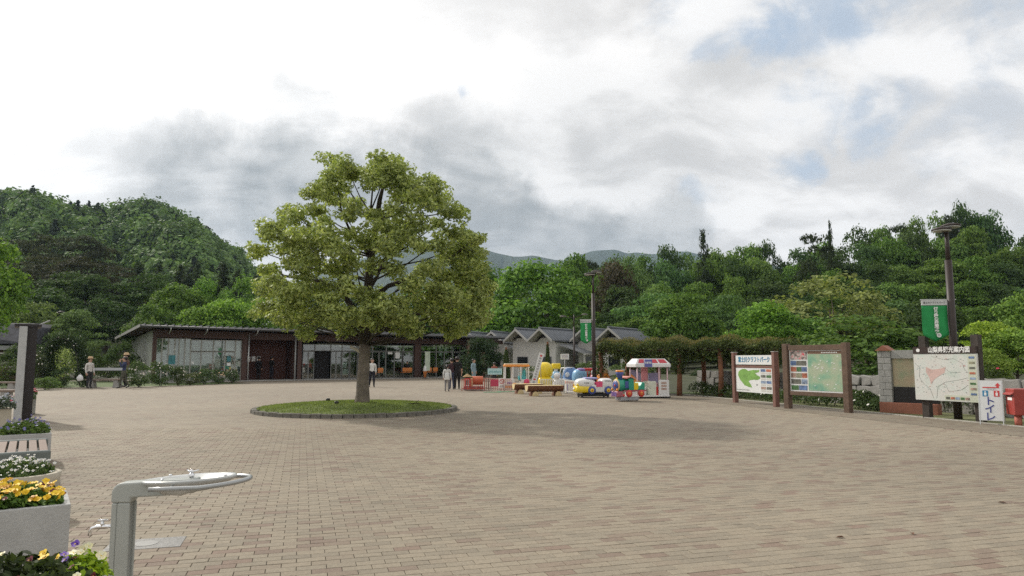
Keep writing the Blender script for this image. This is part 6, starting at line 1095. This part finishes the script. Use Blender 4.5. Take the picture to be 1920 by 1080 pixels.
# ------------------------------------------------------------------ people
SKIN = mat('skin', (.45, .28, .20), .6, var=.06); HAIRK = mat('black_hair', (.015, .012, .011), .5, var=.3)
def person(label, loc, face, h, top, legs, shoes=None, pose='stand', sleeve=True, hair=HAIRK, hat=None, long_hair=False, skirt=None, bag=None):
    """face: heading in degrees, 0 = towards the camera"""
    t = thing('person', label, 'person', loc, R(face)); J = {}; swing = .10 if pose in ('walk', 'raise') else .0
    J['pelvis'] = (0, 0, .53); J['waist'] = (0, 0, .61); J['chest'] = (0, .0, .725); J['neck'] = (0, 0, .825); J['head0'] = (0, -.012, .865); J['head1'] = (0, -.014, .915); J['head2'] = (0, -.006, .965)
    for s, n_ in ((1, 'L'), (-1, 'R')):
        k = s if pose in ('walk', 'raise') else 0
        J['hip'+n_] = (.05*s, 0, .50); J['knee'+n_] = (.056*s, -.02-swing*.6*k, .285); J['ank'+n_] = (.058*s, .01-swing*1.1*k+(.04 if k < 0 else 0), .045+(.02 if k < 0 else 0)); J['toe'+n_] = (.064*s, -.085-swing*1.1*k+(.04 if k < 0 else 0), .018)
        J['sh'+n_] = (.105*s, 0, .785)
        if pose == 'raise': J['el'+n_] = (.135*s, -.08, .66); J['wr'+n_] = (.05*s, -.13, .82); J['hd'+n_] = (.035*s, -.12, .87)
        elif pose == 'hold': J['el'+n_] = (.135*s, .0, .63); J['wr'+n_] = (.075*s, -.12, .60); J['hd'+n_] = (.05*s, -.16, .60)
        elif pose == 'phone' and s > 0: J['el'+n_] = (.135*s, -.03, .63); J['wr'+n_] = (.09*s, -.15, .70); J['hd'+n_] = (.07*s, -.18, .74)
        else: J['el'+n_] = (.135*s, .015+.05*k, .63); J['wr'+n_] = (.14*s, -.03+.08*k, .49); J['hd'+n_] = (.138*s, -.045+.08*k, .44)
    RD = dict(pelvis=(.088, .066), waist=(.076, .055), chest=(.094, .062), neck=(.034, .034), head0=(.045, .05), head1=(.058, .066), head2=(.042, .05)); E = [('pelvis', 'waist', 't'), ('waist', 'chest', 't'), ('chest', 'neck', 't'), ('neck', 'head0', 's'), ('head0', 'head1', 's'), ('head1', 'head2', 's')]
    for n_ in 'LR':
        RD.update({'hip'+n_: (.062, .062), 'knee'+n_: (.042, .042), 'ank'+n_: (.027, .027), 'toe'+n_: (.026, .017), 'sh'+n_: (.04, .042), 'el'+n_: (.031, .031), 'wr'+n_: (.020, .020), 'hd'+n_: (.022, .014)})
        E += [('pelvis', 'hip'+n_, 'l'), ('hip'+n_, 'knee'+n_, 'l'), ('knee'+n_, 'ank'+n_, 'l'), ('ank'+n_, 'toe'+n_, 'f'), ('chest', 'sh'+n_, 't'), ('sh'+n_, 'el'+n_, 't'), ('el'+n_, 'wr'+n_, 't' if sleeve else 's'), ('wr'+n_, 'hd'+n_, 's')]
    names = list(J); me = bpy.data.meshes.new('body'); me.from_pydata([Vector(J[k])*h for k in names], [(names.index(a), names.index(c)) for a, c, _ in E], [])
    ob = bpy.data.objects.new('body', me); COL.objects.link(ob); md = ob.modifiers.new('skin', 'SKIN'); md.use_smooth_shade = True
    for i, k in enumerate(names): me.skin_vertices[0].data[i].radius = (RD[k][0]*h, RD[k][1]*h)
    me.skin_vertices[0].data[0].use_root = True; ob.modifiers.new('sub', 'SUBSURF').levels = 2
    dg = bpy.context.evaluated_depsgraph_get(); m2 = bpy.data.meshes.new_from_object(ob.evaluated_get(dg)); bpy.data.objects.remove(ob)
    # hands with five fingers, nose and ears joined to the body mesh
    ex = MB()
    for s, n_ in ((1, 'L'), (-1, 'R')):
        w_, d_ = Vector(J['wr'+n_])*h, Vector(J['hd'+n_])*h; f_ = (d_-w_).normalized(); side = f_.cross(Vector((1, 0, 0))); side = side.normalized() if side.length > .1 else Vector((0, 1, 0))
        for i, L_ in enumerate((.036, .042, .040, .032)): o_ = d_+side*(i-1.5)*.0115*h; ex.tube([o_, o_+f_*L_*h*.6, o_+f_*L_*h*.95+Vector((-s*.010*h, 0, 0))], [.0062*h, .0055*h, .004*h], 5)
        o_ = w_.lerp(d_, .5)-side*.018*h; ex.tube([o_, o_-side*.016*h+f_*.012*h, o_-side*.02*h+f_*.032*h], [.0075*h, .0065*h, .005*h], 5)
        ex.sup((s*.058*h, -.008*h, .905*h), (.008*h, .012*h, .02*h), 1, 8, 6)
    ex.sup((0, -.078*h, .905*h), (.009*h, .014*h, .016*h), 1, 8, 6); nb = len(m2.polygons)
    bm_ = bmesh.new(); bm_.from_mesh(m2); tmp = ex.mesh('extra', SKIN, True); bm_.from_mesh(tmp); bm_.to_mesh(m2); bm_.free()
    m2.materials.clear(); mats = dict(s=SKIN, t=top, l=legs, f=shoes or BLACKM); order = 'stlf'
    for k in order: m2.materials.append(mats[k])
    segs = [(Vector(J[a])*h, Vector(J[c])*h, k) for a, c, k in E]
    for i, p_ in enumerate(m2.polygons):
        p_.use_smooth = True
        if i >= nb: p_.material_index = 0; continue
        c = p_.center; best, bk = 9, 's'
        for a, d_, k in segs:
            q_ = (c-a).dot(d_-a)/max((d_-a).length_squared, 1e-9); q_ = min(1, max(0, q_)); dd = (c-a.lerp(d_, q_)).length
            if dd < best: best, bk = dd, k
        if bk == 's' and c.z < .83*h and abs(c.x) < .06*h and c.z > .7*h and abs(c.y) < .07*h: bk = 't'
        if bk == 'l' and c.z > .56*h: bk = 't'
        p_.material_index = order.index(bk)
    link(bpy.data.objects.new('body', m2), t)
    b = MB(); b.sup((0, .012*h, .935*h), (.066*h, .074*h, .062*h), .95, 16, 10)
    if long_hair: b.tube([(0, .06*h, .95*h), (0, .085*h, .88*h), (0, .075*h, .79*h)], [.03*h, .028*h, .012*h], 8)
    b.v = [(x, y, z if y > -.03*h or z > .945*h else .945*h+(z-.945*h)*.1) for x, y, z in b.v]; b.build('hair', hair, t, True)
    if hat: b = MB(); b.lathe([(.105*h, .955*h), (.108*h, .962*h), (.07*h, .968*h), (.066*h, 1.01*h), (.045*h, 1.028*h), (.01*h, 1.03*h)], 18, (0, -.01*h, 0)); b.build('hat', hat, t, True)
    for s in (1, -1): b = MB(); b.sup((s*.022*h, -.074*h, .922*h), (.0065*h, .004*h, .005*h), 1, 8, 6); b.build('eye', DARKP, t, True)
    b = MB(); b.sup((0, -.073*h, .882*h), (.015*h, .004*h, .004*h), 1, 8, 6); b.build('mouth', mat('lips', (.35, .12, .10), .6), t, True)
    if skirt: b = MB(); b.lathe([(.10*h, .42*h), (.108*h, .45*h), (.095*h, .55*h), (.085*h, .68*h)], 16, (0, 0, 0), sy=.8); b.build('blouse_hem', skirt, t, True)
    return t
cl = lambda n_, c_: mat('cloth_'+n_, c_, .9, var=.15, scale=9)
WPAT = mat('cloth_white_patterned', (.55, .53, .50), .9, var=.5, scale=14); STRAW = mat('straw', (.48, .34, .20), .9, var=.2)
q = G(166, 728); person('person in straw hat and white patterned top holding a white bag', (q.x, q.y, 0), 70, 1.62, WPAT, cl('dark', (.03, .03, .032)), hat=STRAW)
t = thing('plastic_bag', 'white plastic carrier bag held by the person in straw hat', 'bag', (q.x-.34, q.y-.22, .42)); b = MB(); b.sup((0, 0, .12), (.17, .1, .17), .8, 16, 10); b.v = [(x*(1-.5*max(0, z-.12)/.17)+.012*math.sin(z*40), y+.012*math.sin(x*40), z) for x, y, z in b.v]; b.build('sack', mat('thin_plastic', (.70, .70, .70), .4, var=.1), t, True); b = MB(); b.tube([(-.06, 0, .26), (0, 0, .36), (.06, 0, .26)], .008, 5); b.build('handle_loop', mat('thin_plastic', (.70, .70, .70), .4), t)
q = G(231, 728); person('person in navy jacket striding past bench with hands at face', (q.x, q.y, 0), -60, 1.66, cl('navy', (.035, .045, .10)), cl('khaki', (.075, .075, .055)), pose='raise')
q = Vector((at(236, 700, 38.6).x, 38.6, 0)); person('person in tan cap behind the one in navy jacket', q, -40, 1.83, cl('brown', (.12, .07, .055)), cl('dark', (.03, .03, .032)), hat=STRAW)
person('person in black standing by the porch notices', w2(fu(491), .9, .06), 170, 1.65, cl('black', (.012, .012, .013)), cl('black', (.012, .012, .013))); person('person in black near the grey porch column', w2(fu(515), .8, .06), 150, 1.68, cl('black', (.012, .012, .013)), cl('black_blue', (.014, .014, .022)), pose='hold')
q = G(697, 726); person('person in white top and dark jacket walking beside the tree trunk', q, 20, 1.58, cl('white', (.62, .62, .60)), cl('black_blue', (.014, .014, .022)), pose='walk')
q = G(857, 730); person('tall person in black shirt and trousers seen from behind', q, 190, 1.66, cl('black', (.012, .012, .013)), cl('black', (.012, .012, .013)), sleeve=False, pose='phone')
q = G(847, 730); person('person in dark top and blue trousers beside the one in black', q, 200, 1.58, cl('plum', (.05, .025, .03)), cl('denim', (.05, .06, .10)), sleeve=False)
q = G(838, 734); person('small person in white blouse with ponytail seen from behind', q, 175, 1.28, cl('white', (.62, .62, .60)), cl('grey', (.22, .21, .21)), sleeve=True, long_hair=True, skirt=cl('white', (.62, .62, .60)))
q = Vector((at(888, 700, 43).x, 43, 0)); person('person in grey blue clothes behind the red train', q, 60, 1.55, cl('grey_blue', (.22, .30, .34)), cl('grey_blue', (.22, .30, .34)))
q = Vector((at(927, 700, 41).x, 41, 0)); person('person with only the head showing above the light blue sign', q, 200, 1.35, cl('rust', (.3, .1, .07)), cl('dark', (.03, .03, .032)))
q = w2(fu(760), -.35, .06); person('person in dark clothes standing behind the orange chairs', q, 10, 1.3, cl('black', (.012, .012, .013)), cl('black', (.012, .012, .013)))
# loose leaves on the pavers
for i, (px, py) in enumerate([(1575, 1011), (1711, 1004), (1880, 945), (1435, 660)][:3]):
    q = G(px, py); t = thing('fallen_leaf', ['curled dry leaf lying on the pavers at right', 'reddish dry leaf on the pavers right of the curled one', 'dry leaf on the pavers near the right edge'][i], 'leaf', (q.x, q.y, .011), i*1.3); b = MB(); b.add([(-.035, 0, .004), (-.01, -.016, .014), (.02, -.012, .012), (.04, 0, .003), (.02, .012, .016), (-.01, .016, .012)], [(0, 1, 2, 3), (0, 3, 4, 5)]); b.build('blade', mat('dry_leaf', (.12, .06, .035), .8), t)
# verge strip along the right-hand edge
vs = MB(); ys = [-6, 5, 12, 18, 24, 31]; A_ = [(kerb_x(y)-.03, y, .006) for y in ys]; B_ = [(kerb_x(y)+2.1, y, .012) for y in ys]; vs.add(A_+B_[::-1], [tuple(range(12))]); tag(vs.build('verge', mat('verge_grass', (.15, .16, .07), .95, var=.35, scale=2, bump=.6)), kind='structure')
EDGE = mat('edging_stone', (.34, .32, .28), .85, var=.2, scale=8); kb = thing('edging_kerb', 'flush pale edging stones along the right side of the square', 'kerb', (0, 0, 0)); y = 12.0
while y < 30: b = MB(); a, c = along(y), along(y+.57); b.prism([a+Vector((-.06, 0, -.05)), a+Vector((.06, 0, -.05)), a+Vector((.06, 0, .025)), a+Vector((-.06, 0, .025))], c-a); b.build('edging_stone', EDGE, kb, bevel=.006); y += .585
# ------------------------------------------------------------------ air
hz = MB(); hz.box(-2500, -80, -4, 2500, 2450, 420); ho = hz.build('haze', mat('haze_air', (1, 1, 1))); m = bpy.data.materials.new('haze'); m.use_nodes = True; nt = m.node_tree; nt.nodes.clear(); o_ = nt.nodes.new('ShaderNodeOutputMaterial'); pv = nt.nodes.new('ShaderNodeVolumePrincipled'); pv.inputs['Color'].default_value = (.58, .76, 1, 1); pv.inputs['Density'].default_value = .00012; pv.inputs['Anisotropy'].default_value = .2; nt.links.new(pv.outputs[0], o_.inputs['Volume']); ho.data.materials.clear(); ho.data.materials.append(m); tag(ho, kind='stuff')
